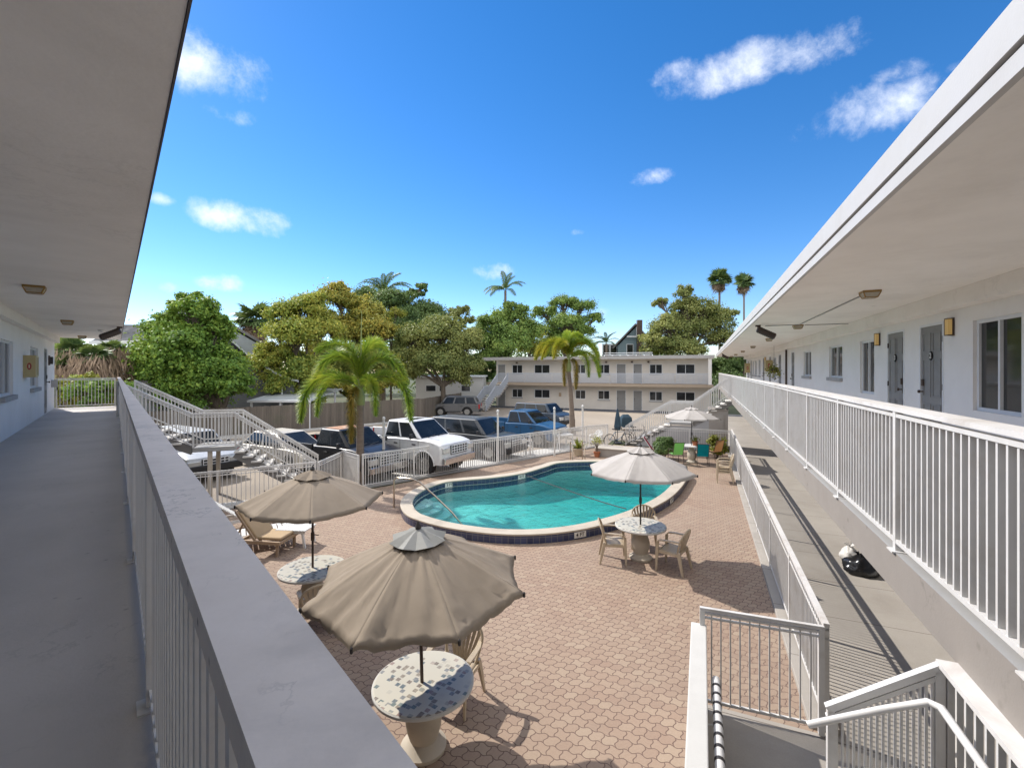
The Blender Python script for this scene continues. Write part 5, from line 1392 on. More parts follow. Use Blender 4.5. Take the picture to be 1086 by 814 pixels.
def vehicle(name, label, cat, loc, deg, kind, m, L=5.6, Wd=2.0, Hh=1.92, belt=1.22, hood=1.18, gc=.36, rw=.40, roofm=None, grillem='trim', wb=.60, cowl=.30, cabr=-.05, rake=.78, rrake=.12, sunroof=False, group='vehicles parked behind the pool', archm=None, nwin=2, zbump=.5, shieldlen=.62):
    t = thing(name, label, cat, loc, deg, group, off=(0,0,0))
    h = L/2; xf = h-.95; xr = -h+1.15; ra = rw*1.17; xc = h*cowl*2-.0
    w = Wd/2
    def arch(cx):
        return [(cx+ra*math.cos(a), max(gc, rw+ra*math.sin(a))) for a in [math.pi*i/10 for i in range(11)]]
    low = [(h-.12,gc+.02)] + [(x,z) for x,z in arch(xf)] + [(x,z) for x,z in arch(xr)]
    cx0 = cabr*L if kind == 'pickup' else -h+.12
    top = []
    if kind == 'pickup':
        xb = cx0-.03
        full = [(h-.12,gc+.02)] + arch(xf) + [(xb,gc+.02),(xb,belt),(xc,belt+.02),(h-.45,hood),(h-.12,hood-.09),(h-.02,hood-.3),(h-.02,gc+.2)]
    else:
        full = [(h-.12,gc+.02)] + arch(xf) + arch(xr) + [(-h+.1,gc+.02),(-h+.01,gc+.3),(-h+.03,belt),(xc,belt+.02),(h-.4,hood),(h-.12,hood-.1),(h-.02,hood-.3),(h-.02,gc+.2)]
    def loft(prof, secs):
        b = MB(); vs = []; k = len(prof)
        for (y, q) in secs:
            for (x, z) in prof:
                if z > gc+.15:
                    if x > h-.75: x -= q*.16*((x-(h-.75))/.75)**2
                    if x < -h+.5: x += q*.09
                if z > belt-.16: z -= q*.055
                yy = y + (math.copysign(.035*q, -y) if z > belt-.2 or z < gc+.12 else 0)
                vs.append((x, yy, z))
        fs = [tuple(range(k)), tuple(reversed(range(k*(len(secs)-1), k*len(secs))))]
        for j in range(len(secs)-1):
            for i in range(k): a = j*k+i; c = j*k+(i+1)%k; fs.append((a, a+k, c+k, c))
        return b.add(vs, fs)
    secs = [(-w,1),(-w+.05,.5),(-w+.16,.15),(-w+.45,0),(w-.45,0),(w-.16,.15),(w-.05,.5),(w,1)]
    # crease points so that the long flank and hood can curve
    fl = []
    for i, a in enumerate(full):
        c = full[(i+1) % len(full)]; fl.append(a)
        if math.dist(a, c) > .45: fl += [(a[0]+(c[0]-a[0])*q, a[1]+(c[1]-a[1])*q + (.018 if a[1] > belt-.2 and c[1] > hood-.2 else 0)) for q in (.33,.67)]
    body = loft(fl, secs).build('body', m, t, bevel=.02, seg=2, smooth=True)
    if kind == 'pickup':
        xb = cx0-.06
        prof = [(xb,gc+.1)] + arch(xr) + [(-h+.06,gc+.1),(-h+.03,belt+.03),(xb,belt+.03)]
        for s in (-1,1): MB().xprism(prof, s*w, s*(w-.10)).build('bed_side', m, t, bevel=.02, smooth=True)
        MB().box(-h+.02,-h+.09,-w+.105,w-.105,gc+.25,belt+.02).build('tailgate', m, t, bevel=.015)
        MB().box(-h+.095,xb,-w+.102,w-.102,gc+.28,gc+.40).build('bed_floor', M['trim'], t)
        for s in (-1,1):
            MB().box(xr-ra,xr+ra,s*(w-.102),s*(w-.3),gc+.405,gc+.62).build('wheel_housing', M['trim'], t)
    # greenhouse
    zt = Hh; zb = belt-.01; bw = w-.07; tw = w-.26
    x0 = cx0+.02; x1 = xc+.02; r0 = x0+rrake; r1 = x1-rake
    base = [(x0,-bw,zb),(x1,-bw,zb),(x1,bw,zb),(x0,bw,zb)]; roof = [(r0,-tw,zt),(r1,-tw,zt),(r1,tw,zt),(r0,tw,zt)]
    b = MB(); b.add(base+roof, [(0,3,2,1),(4,5,6,7),(0,1,5,4),(1,2,6,5),(2,3,7,6),(3,0,4,7)])
    gh = b.build('cab', m, t, bevel=.085, seg=4, smooth=True)
    if roofm:
        b = MB(); patch(b, (roof[0],roof[1],roof[2],roof[3]), .08,.92,.08,.92,.006); b.build('roof_panel', roofm, t)
    if sunroof:
        b = MB(); patch(b, (roof[0],roof[1],roof[2],roof[3]), .50,.82,.25,.75,.008); b.build('sunroof', M['carglass'], t)
    b = MB(); patch(b, (base[1],base[2],roof[2],roof[1]), .06,.94,.07,.93,.006); b.build('windshield', M['carglass'], t)
    b = MB(); patch(b, (base[3],base[0],roof[0],roof[3]), .08,.92,.18,.86,.006); b.build('rear_window', M['carglass'], t)
    spans = {2: ((.07,.47),(.52,.93)), 3: ((.05,.30),(.34,.63),(.67,.94)), 1: ((.10,.90),)}[nwin]
    for s in (0,1):
        q = (base[0],base[1],roof[1],roof[0]) if s == 0 else (base[2],base[3],roof[3],roof[2])
        for (a,c) in spans:
            if s: a, c = 1-c, 1-a
            b = MB(); patch(b, q, a, c, .09, .90, .006); b.build('side_window', M['carglass'], t)
    for s in (-1,1):
        # shut lines and handles
        b = MB(); xs = [x0+(x1-x0)*k for k in ((.06,.5,.97) if nwin > 1 else (.1,.95))]
        for x in xs: b.box(x-.006,x+.006,s*(w-.001),s*(w+.003),gc+.1,belt-.05)
        b.box(xs[0],xs[-1],s*(w-.001),s*(w+.003),gc+.09,gc+.102); b.build('door_seam', M['trim'], t)
        for x in xs[1:]: MB().box(x-.32 if True else x,x-.14,s*w,s*(w+.03),belt-.22,belt-.17).build('door_handle', M['trim'], t, bevel=.006)
        mx = x1-.32; b = MB(); b.bar((mx,s*(w-.05),belt+.06),(mx,s*(w+.08),belt+.09),.04,.04); b.cbox(mx+.02,s*(w+.14),belt+.13,.10,.15,.19); b.build('wing_mirror', M['trim'], t, bevel=.03)
        hb = MB(); hb.box(h-.16,h+.005,s*(w-.06),s*(w-.46),hood-.42,hood-.2); hb.build('headlight', M['headlamp'], t, bevel=.02)
        tl = MB(); tl.box(-h+.0,-h+.12,s*(w-.14),s*(w+.006),belt-.42,belt-.02); tl.build('taillight', M['taillamp'], t, bevel=.015)
        for cx in (xf,xr):
            wh = MB(); y0 = s*(w-.27); y1 = s*(w-.005)
            prof = [(rw*.62,y0),(rw*.95,y0),(rw,y0+.03*s),(rw,y1-.03*s),(rw*.95,y1),(rw*.62,y1)]
            wh.lathe([(r_,y_) for r_,y_ in prof], (cx,0,rw), 26, 'y'); tyre = wh.build('wheel', M['tyre'], t, smooth=True)
            ri = MB(); ri.lathe([(.04,y1+s*.002),(rw*.6,y1+s*.004),(rw*.64,y1+s*.008)], (cx,0,rw), 22, 'y')
            for k in range(6):
                a = k*math.pi/3; ca, sa = math.cos(a), math.sin(a)
                ri.bar((cx+.05*ca,y1+s*.012,rw+.05*sa),(cx+rw*.58*ca,y1+s*.016,rw+rw*.58*sa),.05,.02,up=(0,1,0))
            ri.build('rim', M['rim'], tyre)
            ar = MB(); 
            pts = [(cx+ra*1.03*math.cos(a), s*(w+.004), rw+ra*1.03*math.sin(a)) for a in [math.pi*i/14 for i in range(15)]]
            ar.tube(pts, .03, 6); ar.build('wheel_arch', archm or M['trim'], t)
            iw = MB(); iw.box(cx-ra*.95,cx+ra*.95,s*(w-.32),s*(w-.28),gc-.02,rw+ra*.8); iw.build('wheel_well', M['black'], t)
    MB().box(-h+1.75,h-1.55,-w-.004,-w+.02,gc+.02,gc+.13).build('sill_cladding', M['trim'], t); MB().box(-h+1.75,h-1.55,w-.02,w+.004,gc+.02,gc+.13).build('sill_cladding', M['trim'], t)
    b = MB()
    for s in (-1,1): b.bar((xc+.05,s*(w-.34),belt+.055),(h-.5,s*(w-.42),hood+.045),.012,.012)
    b.build('hood_crease', m, t)
    for s in (-.28,.30): MB().bar((xc+.10,s*w-.3,belt+.05),(xc-.02,s*w+.25,belt+.10),.02,.015).build('wiper', M['trim'], t)
    b = MB(); b.box(h-.03,h+.012,-w+.5,w-.5,hood-.50,hood-.14); g = b.build('grille', M[grillem], t)
    b = MB()
    for k in range(4): z = hood-.47+.1*k; b.box(h+.013,h+.03,-w+.52,w-.52,z,z+.028)
    for k in range(7): y = -w+.52+k*(2*w-1.06)/6; b.box(h+.0125,h+.028,y,y+.03,hood-.47,hood-.15)
    b.build('grille_bar', M['alu'] if grillem == 'trim' else M['carchrome'], g)
    MB().box(h-.06,h+.09,-w+.03,w-.03,gc+.04,gc+.30).build('front_bumper', M['carchrome'] if kind == 'pickup' else M['trim'], t, bevel=.03)
    MB().box(-h-.10,-h+.06,-w+.04,w-.04,gc+.05,gc+.26).build('rear_bumper', M['carchrome'] if kind == 'pickup' else M['trim'], t, bevel=.03)
    MB().box(-h-.012,-h-.0,-.16,.16,gc+.38,gc+.54).build('licence_plate', M['whiteresin'], t)
    return t
rowdeg = -31
def row(px, py, L):   # px,py = ground under the middle of the front bumper
    g = G(px,py); return Vector((g.x-L/2*math.cos(R(rowdeg)), g.y-L/2*math.sin(R(rowdeg)), 0))
M['p_black'] = carpaint('black_paint', (.018,.018,.02)); M['p_white'] = carpaint('white_car_paint', (.68,.68,.68)); M['p_grey'] = carpaint('dark_grey_paint', (.05,.055,.06))
M['p_blue'] = carpaint('bright_blue_paint', (.02,.085,.19)); M['p_navy'] = carpaint('navy_paint', (.03,.05,.08)); M['p_tan'] = carpaint('tan_paint', (.20,.15,.10)); M['p_silver'] = carpaint('dark_silver_paint', (.12,.12,.12))
M['p_cream'] = carpaint('cream_paint_car', (.58,.54,.46)); M['p_lightgrey'] = carpaint('light_grey_paint', (.5,.52,.54))
M['rust'] = paint('sunburnt_roof', (.42,.22,.12), .7, .2, 2, .1, dirt=(.55,.50,.44), dirt_amt=.8)
vehicle('pickup_truck', 'black pickup truck with sunburnt orange roof behind the near palm', 'pickup truck', row(413,510,5.7), rowdeg, 'pickup', M['p_black'], 5.7, 2.0, 1.86, 1.22, 1.12, roofm=M['rust'])
vehicle('pickup_truck', 'white four door pickup truck with sunroof and barred grille', 'pickup truck', row(487,502,6.0), rowdeg, 'pickup', M['p_white'], 6.0, 2.05, 2.06, 1.38, 1.34, gc=.45, rw=.44, sunroof=True, archm=M['p_white'])
vehicle('suv', 'dark grey SUV with flat roof between the white pickup and the blue truck', 'SUV', row(548,487,4.8), rowdeg, 'suv', M['p_grey'], 4.8, 1.9, 1.82, 1.12, 1.06, gc=.32, rw=.38, cabr=0, rake=.7, nwin=3, cowl=.26, roofm=M['p_silver'])
vehicle('pickup_truck', 'bright blue pickup truck parked behind the dark grey SUV', 'pickup truck', row(596,473,5.5), rowdeg, 'pickup', M['p_blue'], 5.5, 2.0, 1.88, 1.22, 1.14)
vehicle('suv', 'tan roofed dark SUV at the far end of the parked row', 'SUV', W(575,392,33)*1 + Vector((0,0,-H)), rowdeg-8, 'suv', M['p_navy'], 4.3, 1.85, 1.75, 1.15, 1.1, gc=.35, rw=.38, rake=.5, nwin=3, roofm=M['p_tan'])
vehicle('suv', 'dark silver SUV parked sideways by the board fence and far staircase', 'SUV', G(484,440), 178, 'suv', M['p_silver'], 4.5, 1.85, 1.72, 1.08, 1.0, gc=.32, rw=.38, rake=.5, rrake=.35, nwin=3)
vehicle('panel_van', 'white van partly hidden below the left staircase landing', 'van', Vector((-13.2,18.3,0)), rowdeg, 'suv', M['p_lightgrey'], 5.0, 1.95, 1.75, 1.1, 1.02, rake=.6, nwin=3)
vehicle('sedan_car', 'cream car seen through the pickets of the left staircase', 'car', Vector((-9.6,19.6,0)), rowdeg, 'suv', M['p_cream'], 4.7, 1.85, 1.50, .95, .90, gc=.25, rw=.34, rake=1.0, rrake=.7, cowl=.23, nwin=2)
# ---------------------------------------------------------------- leaves by numpy
def leaf_mesh(name, C, Nn, size, mat, parent, rs, asp=.55, droop=.0, jit=.5):
    """one small folded leaf (2 quads sharing a midrib) per centre C, facing roughly along Nn"""
    n = len(C); C = np.asarray(C, float); Nn = np.asarray(Nn, float)
    Nn = Nn + rs.normal(0, jit, (n,3)); Nn[:,2] += .25; Nn /= np.linalg.norm(Nn, axis=1)[:,None]+1e-9
    T = rs.normal(0,1,(n,3)); T[:,2] -= droop; T -= (T*Nn).sum(1)[:,None]*Nn; T /= np.linalg.norm(T,axis=1)[:,None]+1e-9
    Bv = np.cross(Nn, T)
    s = (size*rs.uniform(.65,1.3,n))[:,None]
    p0 = C - T*s*.5; p1 = C + Bv*s*asp*.5 + Nn*s*.08; p2 = C + T*s*.5; p3 = C - Bv*s*asp*.5 + Nn*s*.08
    V = np.stack([p0,p1,p2,p3],1).reshape(-1,3)
    off = OFF.get(parent.name,(0,0,0)) if parent else (0,0,0); V = V - np.array(off)
    me = bpy.data.meshes.new(name); me.vertices.add(4*n); me.vertices.foreach_set('co', V.ravel())
    me.loops.add(4*n); me.polygons.add(n)
    me.loops.foreach_set('vertex_index', np.arange(4*n)); me.polygons.foreach_set('loop_start', np.arange(0,4*n,4)); me.polygons.foreach_set('loop_total', np.full(n,4))
    me.update(); me.validate(); me.materials.append(mat)
    o = bpy.data.objects.new(name, me); COL.objects.link(o)
    if parent: o.parent = parent; OFF[o.name] = off
    return o
def crown_points(lobes, rs, clumps=26, per=150, cr=.40, hollow=.35, sat=2):
    lobes = list(lobes)
    for (x,y,z,rx,rz) in list(lobes):
        for _ in range(sat):
            a = rs.uniform(0,6.28); e = rs.uniform(-.5,.9); lobes.append((x+rx*.8*math.cos(a)*math.cos(e), y+rx*.8*math.sin(a)*math.cos(e), z+rz*.85*math.sin(e), rx*.48, rz*.45))
    """lobes: (x,y,z,rx,rz). returns leaf centres, outward normals and clump centres"""
    P = []; Q = []; CC = []
    for (x,y,z,rx,rz) in lobes:
        k = max(6, int(clumps*(rx/1.5)**1.6))
        d = rs.normal(0,1,(k,3)); d /= np.linalg.norm(d,axis=1)[:,None]
        d[:,2] = np.where(d[:,2] < -.35, -d[:,2]*.6, d[:,2])
        rad = rs.uniform(hollow,1.0,k)[:,None]; rad[:k//2] = np.maximum(rad[:k//2], .8)
        c = d*rad*np.array([rx,rx,rz]) + np.array([x,y,z])
        for ci in c:
            r = cr*rx*rs.uniform(.55,1.35); m = int(per*rs.uniform(.6,1.4))
            e = rs.normal(0,1,(m,3)); e /= np.linalg.norm(e,axis=1)[:,None]
            rr = np.abs(rs.normal(.62,.34,m))[:,None]; sq = np.array([1.0,1.0,.72])
            P.append(ci + e*rr*r*sq); out = (ci-np.array([x,y,z])); out /= np.linalg.norm(out)+1e-6
            Q.append(e*.7 + out*.5); CC.append((ci, r))
    return np.concatenate(P), np.concatenate(Q), CC
def tree(name, label, cat, x, y, lobes, mat, trunk_r=.2, leaf=.2, clumps=26, per=150, seed=1, group=None, cr=.42, trunk_top=None, bark='bark', jit=.8, forks=None, hollow=.45, lean=(0,0), droop=0, asp=.55):
    rs = np.random.RandomState(seed); rd = random.Random(seed)
    t = thing(name, label, cat, (x,y,0), group=group, off=(0,0,0))
    P, Q, CC = crown_points(lobes, rs, clumps, per, cr, hollow)
    leaf_mesh('crown', P, Q, leaf, mat, t, rs, jit=jit, droop=droop, asp=asp)
    b = MB(); zt = trunk_top or min(l[2]-l[4]*.6 for l in lobes)
    zt = max(zt, .8); top = Vector((lean[0], lean[1], zt))
    pts = [Vector((0,0,-.1)), Vector((lean[0]*.2+rd.uniform(-.05,.05), lean[1]*.2, zt*.35)), Vector((lean[0]*.6,lean[1]*.6,zt*.7)), top]
    b.tube(pts, [trunk_r*1.35, trunk_r, trunk_r*.88, trunk_r*.8], 10)
    for (lx,ly,lz,rx,rz) in lobes:
        c = Vector((lx,ly,lz)); mid = top.lerp(c,.5)+Vector((rd.uniform(-.3,.3),rd.uniform(-.3,.3),rd.uniform(.0,.3)))
        b.tube([top-Vector((0,0,.15)), mid, c], [trunk_r*.62, trunk_r*.42, trunk_r*.22], 7)
        near = [cc for cc in CC if (Vector(cc[0])-c).length < rx*1.15]
        for cc, r in near[::2]:
            q = Vector(cc); m2 = c.lerp(q,.5)+Vector((rd.uniform(-.2,.2),rd.uniform(-.2,.2),rd.uniform(-.1,.25)))
            b.tube([mid.lerp(c,.4+.5*rd.random()), m2, q], [trunk_r*.2, trunk_r*.12, trunk_r*.05], 5, caps=False)
    b.build('trunk', M[bark], t, smooth=True)
    return t
def PX(px, py, Y, X0, r, rzf=.8, dy=0):
    """a lobe (x,y,z,rx,rz) relative to a tree whose base is at X0,Y; r in pixels"""
    p = W(px,py,Y); rr = r*Y/483
    return (p.x-X0, dy, p.z, rr, rr*rzf)
def bgtree(label, Y, basepx, lobes, mat, seed, trunk=.2, leaf=.2, clumps=36, per=150, name='broadleaf_tree', **kw):
    X0 = W(basepx,392,Y).x; rd = random.Random(seed)
    L = [PX(l[0],l[1],Y,X0,l[2],l[3] if len(l)>3 else .85, rd.uniform(-.6,.6)*l[2]*Y/483) for l in lobes]
    return tree(name, label, 'tree', X0, Y, L, mat, trunk, leaf, clumps, per, seed, 'trees around the motel', **kw)

bgtree('large bright green conical tree standing between the left staircase and the pale grey house', 29.5, 236,
   [(207,330,22),(180,354,26),(216,352,22),(194,385,42),(228,396,32),(168,400,30),(250,412,18),(205,418,34),(162,378,18)], M['leaf_green'], 11, .26, .22, 36, 190, cr=.36)
bgtree('yellowing tree with sparse crown rising beside the fan palm', 36, 322,
   [(300,332,17),(325,325,18),(292,352,16),(318,358,24),(288,385,16),(300,405,20),(330,395,22),(340,350,18),(322,425,18),(305,378,16),(280,396,15),(318,402,18),(345,405,16),(285,372,12)], M['leaf_yellow'], 12, .2, .2, 46, 170, hollow=.25)
bgtree('orange tinged tree behind the near palm', 41, 372,
   [(362,318,18),(385,330,18),(350,345,20),(375,352,26),(400,350,18),(345,380,22),(392,385,24),(365,400,24),(340,408,18),(385,412,18),(412,405,16),(418,385,14)], M['leaf_orange'], 13, .22, .22, 44, 160, hollow=.25)
bgtree('lime yellow bamboo like tree showing above the near palm fronds', 44, 415,
   [(408,340,10),(420,333,9),(414,356,11),(428,364,10)], M['leaf_lime'], 14, .1, .16, 30, 110)
bgtree('tall dark green tree behind the orange tinged tree, left of the royal palm', 52, 405,
   [(388,316,16),(420,322,18),(450,332,20),(438,345,22),(400,345,22),(465,350,18),(440,312,8),(447,305,7)], M['leaf_dark'], 15, .3, .24, 34, 140, hollow=.3)
bgtree('olive green tree with drooping crown over the white cottage', 42, 470,
   [(440,360,18),(468,352,22),(492,365,20),(455,380,22),(480,388,24),(500,388,14),(440,395,14),(485,402,12),(428,378,14)], M['leaf_olive'], 16, .26, .2, 44, 170, droop=.8, hollow=.25)
bgtree('small round crowned olive tree poking up above the cottage tree', 50, 488, [(482,334,9),(492,330,9),(496,340,7),(486,345,8)], M['leaf_olive'], 17, .12, .2, 26, 110)
bgtree('feathery mid green tree left of the back building roof', 58, 530,
   [(524,345,18),(545,335,16),(512,362,18),(538,362,24),(560,352,14),(525,378,18)], M['leaf_mid'], 18, .25, .26, 26, 120)
bgtree('yellow green tree between the feathery tree and the umbrella shaped tree', 60, 562, [(556,345,10),(566,356,12),(560,370,12),(575,372,12)], M['leaf_yellow'], 19, .15, .24, 24, 120)
bgtree('broad umbrella shaped tree with open branches above the back building', 62, 600,
   [(578,333,13,.7),(598,322,14,.6),(618,325,13,.6),(631,338,10,.7),(600,345,20,.6),(583,352,14),(620,352,12),(600,365,24,.6)], M['leaf_mid'], 20, .3, .24, 24, 95, hollow=.6, trunk_top=6)
bgtree('large tree with gnarled branches behind the right end of the back building', 58, 735,
   [(723,312,10),(728,328,16),(700,322,8),(745,330,16),(705,348,16),(735,350,26),(765,340,18),(768,362,18),(700,368,16),(722,372,20),(690,362,12)], M['leaf_olive'], 21, .4, .24, 24, 120, hollow=.55, trunk_top=7)
bgtree('bright yellow green tree beside the blue gabled house', 64, 690, [(688,362,9),(695,352,8),(686,372,9),(700,372,10)], M['leaf_lime'], 22, .12, .22, 26, 100)
bgtree('dark green tree between the back building and the end of the right wing', 62, 775, [(765,392,14),(778,388,16),(790,392,14),(770,405,14),(785,372,14)], M['leaf_dark'], 23, .3, .28, 22, 110)
bgtree('dark tree filling the gap behind the back staircase', 60, 505, [(500,398,14),(512,390,14),(490,405,12),(518,402,10)], M['leaf_dark'], 24, .25, .26, 22, 110)
bgtree('far mixed green tree behind the pale grey house', 66, 250, [(238,372,16),(262,378,14),(225,380,12)], M['leaf_mid'], 25, .25, .28, 22, 100)
bgtree('wispy bare topped tree above the yellowing tree', 46, 305, [(338,318,8),(345,308,5),(322,316,6)], M['leaf_dark'], 26, .12, .18, 14, 70)

# ---------------------------------------------------------------- palms
def frond_mesh(name, L, e0, e1, leaflet, mat, seed, plume=False, n=46, w=.035, parent=None, sag=.35, petiole=.12, rmat='crownshaft', bend=(0,1)):
    """feather frond along +x from the origin; e0/e1 start and end elevation"""
    rs = random.Random(seed); pts = []; p = Vector((0,0,0)); K = 26
    for i in range(K+1):
        pts.append(p.copy()); q_ = min(1,max(0,(i/K-bend[0])/(bend[1]-bend[0]))); e = R(e0 + (e1-e0)*(q_*q_*(3-2*q_) if bend != (0,1) else (i/K)**1.15)); p = p + Vector((math.cos(e),0,math.sin(e)))*(L/K)
    b = MB(); b.tube(pts, [.028*(1-.8*i/K)+.004 for i in range(K+1)], 5)
    b.cur = 1
    for i in range(n):
        s = petiole + (1-petiole)*i/(n-1); f = s*K; k = min(K-1, int(f)); q = pts[k].lerp(pts[k+1], f-k); d = (pts[k+1]-pts[k]).normalized()
        up = Vector((-d.z,0,d.x)); side = Vector((0,1,0))
        ll = leaflet*(math.sin(math.pi*(.12+.80*s))**.7)
        angs = (-80,-35,0,35,80,125,-125) if plume else (-68,68)
        for a in angs:
            a2 = R(a + rs.uniform(-14,14)); out = (side*math.sin(a2)*1.0 + up*math.cos(a2)*(1 if plume else .25)).normalized()
            dr = (out*.85 + d*.55).normalized(); lv = ll*rs.uniform(.75,1.1)
            m1 = q + dr*lv*.5; m2 = q + dr*lv + Vector((0,0,-sag*lv*rs.uniform(.6,1.3)))
            ww = dr.cross(out).normalized() if plume else d
            ww = ww*(w*.5)
            b.add([q-ww*.5, q+ww*.5, m1+ww, m2, m1-ww], [(0,1,2,4),(4,2,3)])
    return b.build(name, [M[rmat], mat], parent, recalc=False)
def feather_palm(label, x, y, trunk_h, tr, fronds, group, crownshaft=.5, lean=(0,0), coco=False, name='palm_tree', leafrings=True):
    """fronds: list of (mesh variant index, azimuth deg, tilt)"""
    t = thing(name, label, 'palm tree', (x,y,0), group=group, off=(0,0,0))
    b = MB(); K = 16; pts = []; rs_ = []
    for i in range(K+1):
        s = i/K; pts.append(Vector((lean[0]*s*s, lean[1]*s*s, trunk_h*s-.05))); rs_.append(tr*(1.25-.35*min(1,s*2.2) - .08*s))
    b.tube(pts, rs_, 14); b.build('trunk', M['palmbark'], t, smooth=True)
    top = pts[-1]
    if crownshaft: MB().tube([top-Vector((0,0,.02)), top+Vector((0,0,crownshaft*.5)), top+Vector((0,0,crownshaft))], [tr*1.05, tr*1.1, tr*.45], 12).build('crownshaft', M['crownshaft'], t, smooth=True)
    for (me, az, tilt, sc) in fronds:
        o = bpy.data.objects.new('frond', me); COL.objects.link(o); o.parent = t
        o.location = top + Vector((0,0,crownshaft*.92 if crownshaft else .02)); o.rotation_euler = (R(tilt[0]), R(tilt[1]), R(az)); o.scale = (sc,)*3
    return t
def variants(specs, prefix='v'):
    out = []
    for s in specs:
        o = frond_mesh('frond', **s); out.append(o.data); bpy.data.objects.remove(o)
    return out
FX = variants([dict(L=3.1,e0=78,e1=-62,leaflet=.50,mat=M['frond'],seed=1,plume=True,n=110,w=.034,sag=.10,bend=(.10,.85)),
               dict(L=3.3,e0=40,e1=-82,leaflet=.48,mat=M['frond'],seed=2,plume=True,n=110,w=.034,sag=.10,bend=(.0,.85)),
               dict(L=2.9,e0=86,e1=-35,leaflet=.50,mat=M['frond'],seed=3,plume=True,n=100,w=.034,sag=.10,bend=(.2,1.0)),
               dict(L=2.3,e0=5,e1=-90,leaflet=.34,mat=M['frond_old'],seed=4,plume=True,n=90,w=.034,sag=.2,bend=(.0,.45)),
               dict(L=3.2,e0=70,e1=-66,leaflet=.52,mat=M['frond_yellow'],seed=5,plume=True,n=110,w=.036,sag=.10,bend=(.08,.88))])
g = G(382,513.5)
fr = [(FX[1],190,(0,0),.98),(FX[0],170,(0,0),1.0),(FX[2],215,(0,0),.95),(FX[0],4,(0,0),.92),(FX[1],-12,(0,0),.95),(FX[1],-52,(0,0),.72),(FX[3],-95,(0,0),1.0),(FX[2],70,(0,0),1.0),(FX[1],-135,(0,0),.75),(FX[1],110,(0,0),.85)]
feather_palm('near bushy palm tree growing at the corner of the pool fence', g.x, g.y, 2.95, .155, fr, 'palm trees in the motel court', crownshaft=.6)
np_ = [o for o in COL.objects if o.name.startswith('palm_tree') and 'near bushy' in o.get('label','')][0]
MB().tube([(0,0,3.3),(.02,0,4.6),(.05,.02,6.3)], [.045,.03,.008], 6).build('spear_leaf', M['crownshaft'], np_)
g = G(607,461)
fr = [(FX[4],175,(0,0),1.05),(FX[4],205,(0,0),.95),(FX[0],140,(0,0),1.0),(FX[4],10,(0,0),1.0),(FX[0],-15,(0,0),1.05),(FX[1],40,(0,0),.95),(FX[3],-55,(0,0),1.0),(FX[1],-8,(0,0),.95),(FX[4],235,(0,0),.9),(FX[3],-120,(0,0),.9),(FX[2],90,(0,0),1.0),(FX[2],-60,(0,0),.9)]
feather_palm('farther yellow green palm tree in front of the back building', g.x, g.y, 4.1, .17, fr, 'palm trees in the motel court', crownshaft=.8, lean=(-.25,0))
RP = variants([dict(L=4.2,e0=62,e1=-35,leaflet=.8,mat=M['frond_dark'],seed=6,n=44,w=.09,sag=.5,rmat='frond_dark'), dict(L=4.0,e0=35,e1=-55,leaflet=.8,mat=M['frond_dark'],seed=7,n=44,w=.09,sag=.6,rmat='frond_dark'), dict(L=3.6,e0=80,e1=10,leaflet=.7,mat=M['frond_dark'],seed=8,n=40,w=.09,sag=.4,rmat='frond_dark')])
def farpalm(label, px, py, Y, sc, seed, n=14):
    p = W(px,py,Y); rd = random.Random(seed)
    fr = [(RP[rd.randrange(2) if i < n-3 else 2], 360*i/n+rd.uniform(-12,12), (0,0), sc*rd.uniform(.85,1.1)) for i in range(n)]
    return feather_palm(label, p.x, Y, p.z, .2, fr, 'tall feather palms beyond the motel', crownshaft=0)
farpalm('tall royal palm crown above the dark trees at left centre', 407, 312, 58, .95, 1)
farpalm('tall coconut palm rising left of the umbrella shaped tree', 536, 308, 60, .80, 2, 11)
farpalm('low coconut palm beside the blue gabled house', 643, 364, 62, .55, 3, 11)
# fan palms
def fan_leaf(r, mat, seed, segs=18, pet=.55, droop=.2):
    rd = random.Random(seed); b = MB(); b.tube([(0,0,0),(pet*r,0,.02)], .02*r, 4); b.cur = 1
    c = Vector((pet*r,0,.02))
    for i in range(segs):
        a = R(-125+250*i/(segs-1)); d = Vector((math.cos(a),math.sin(a),0)); s = Vector((-math.sin(a),math.cos(a),0)); l = r*.75*rd.uniform(.85,1.08)
        m1 = c+d*l*.6+Vector((0,0,-.02)); tip = c+d*l+Vector((0,0,-droop*l*rd.uniform(.5,1.6))); w = s*r*.07
        b.add([c-w*.2,c+w*.2,m1+w,tip,m1-w],[(0,1,2,4),(4,2,3)])
    o = b.build('leaf', [M['frond_dark'], mat], None, recalc=False); me = o.data; bpy.data.objects.remove(o); return me
FL_ = [fan_leaf(1.0, M['frond_dark'], k) for k in range(3)]; FD = [fan_leaf(1.0, M['frond_dead'], 10+k, droop=.8) for k in range(2)]
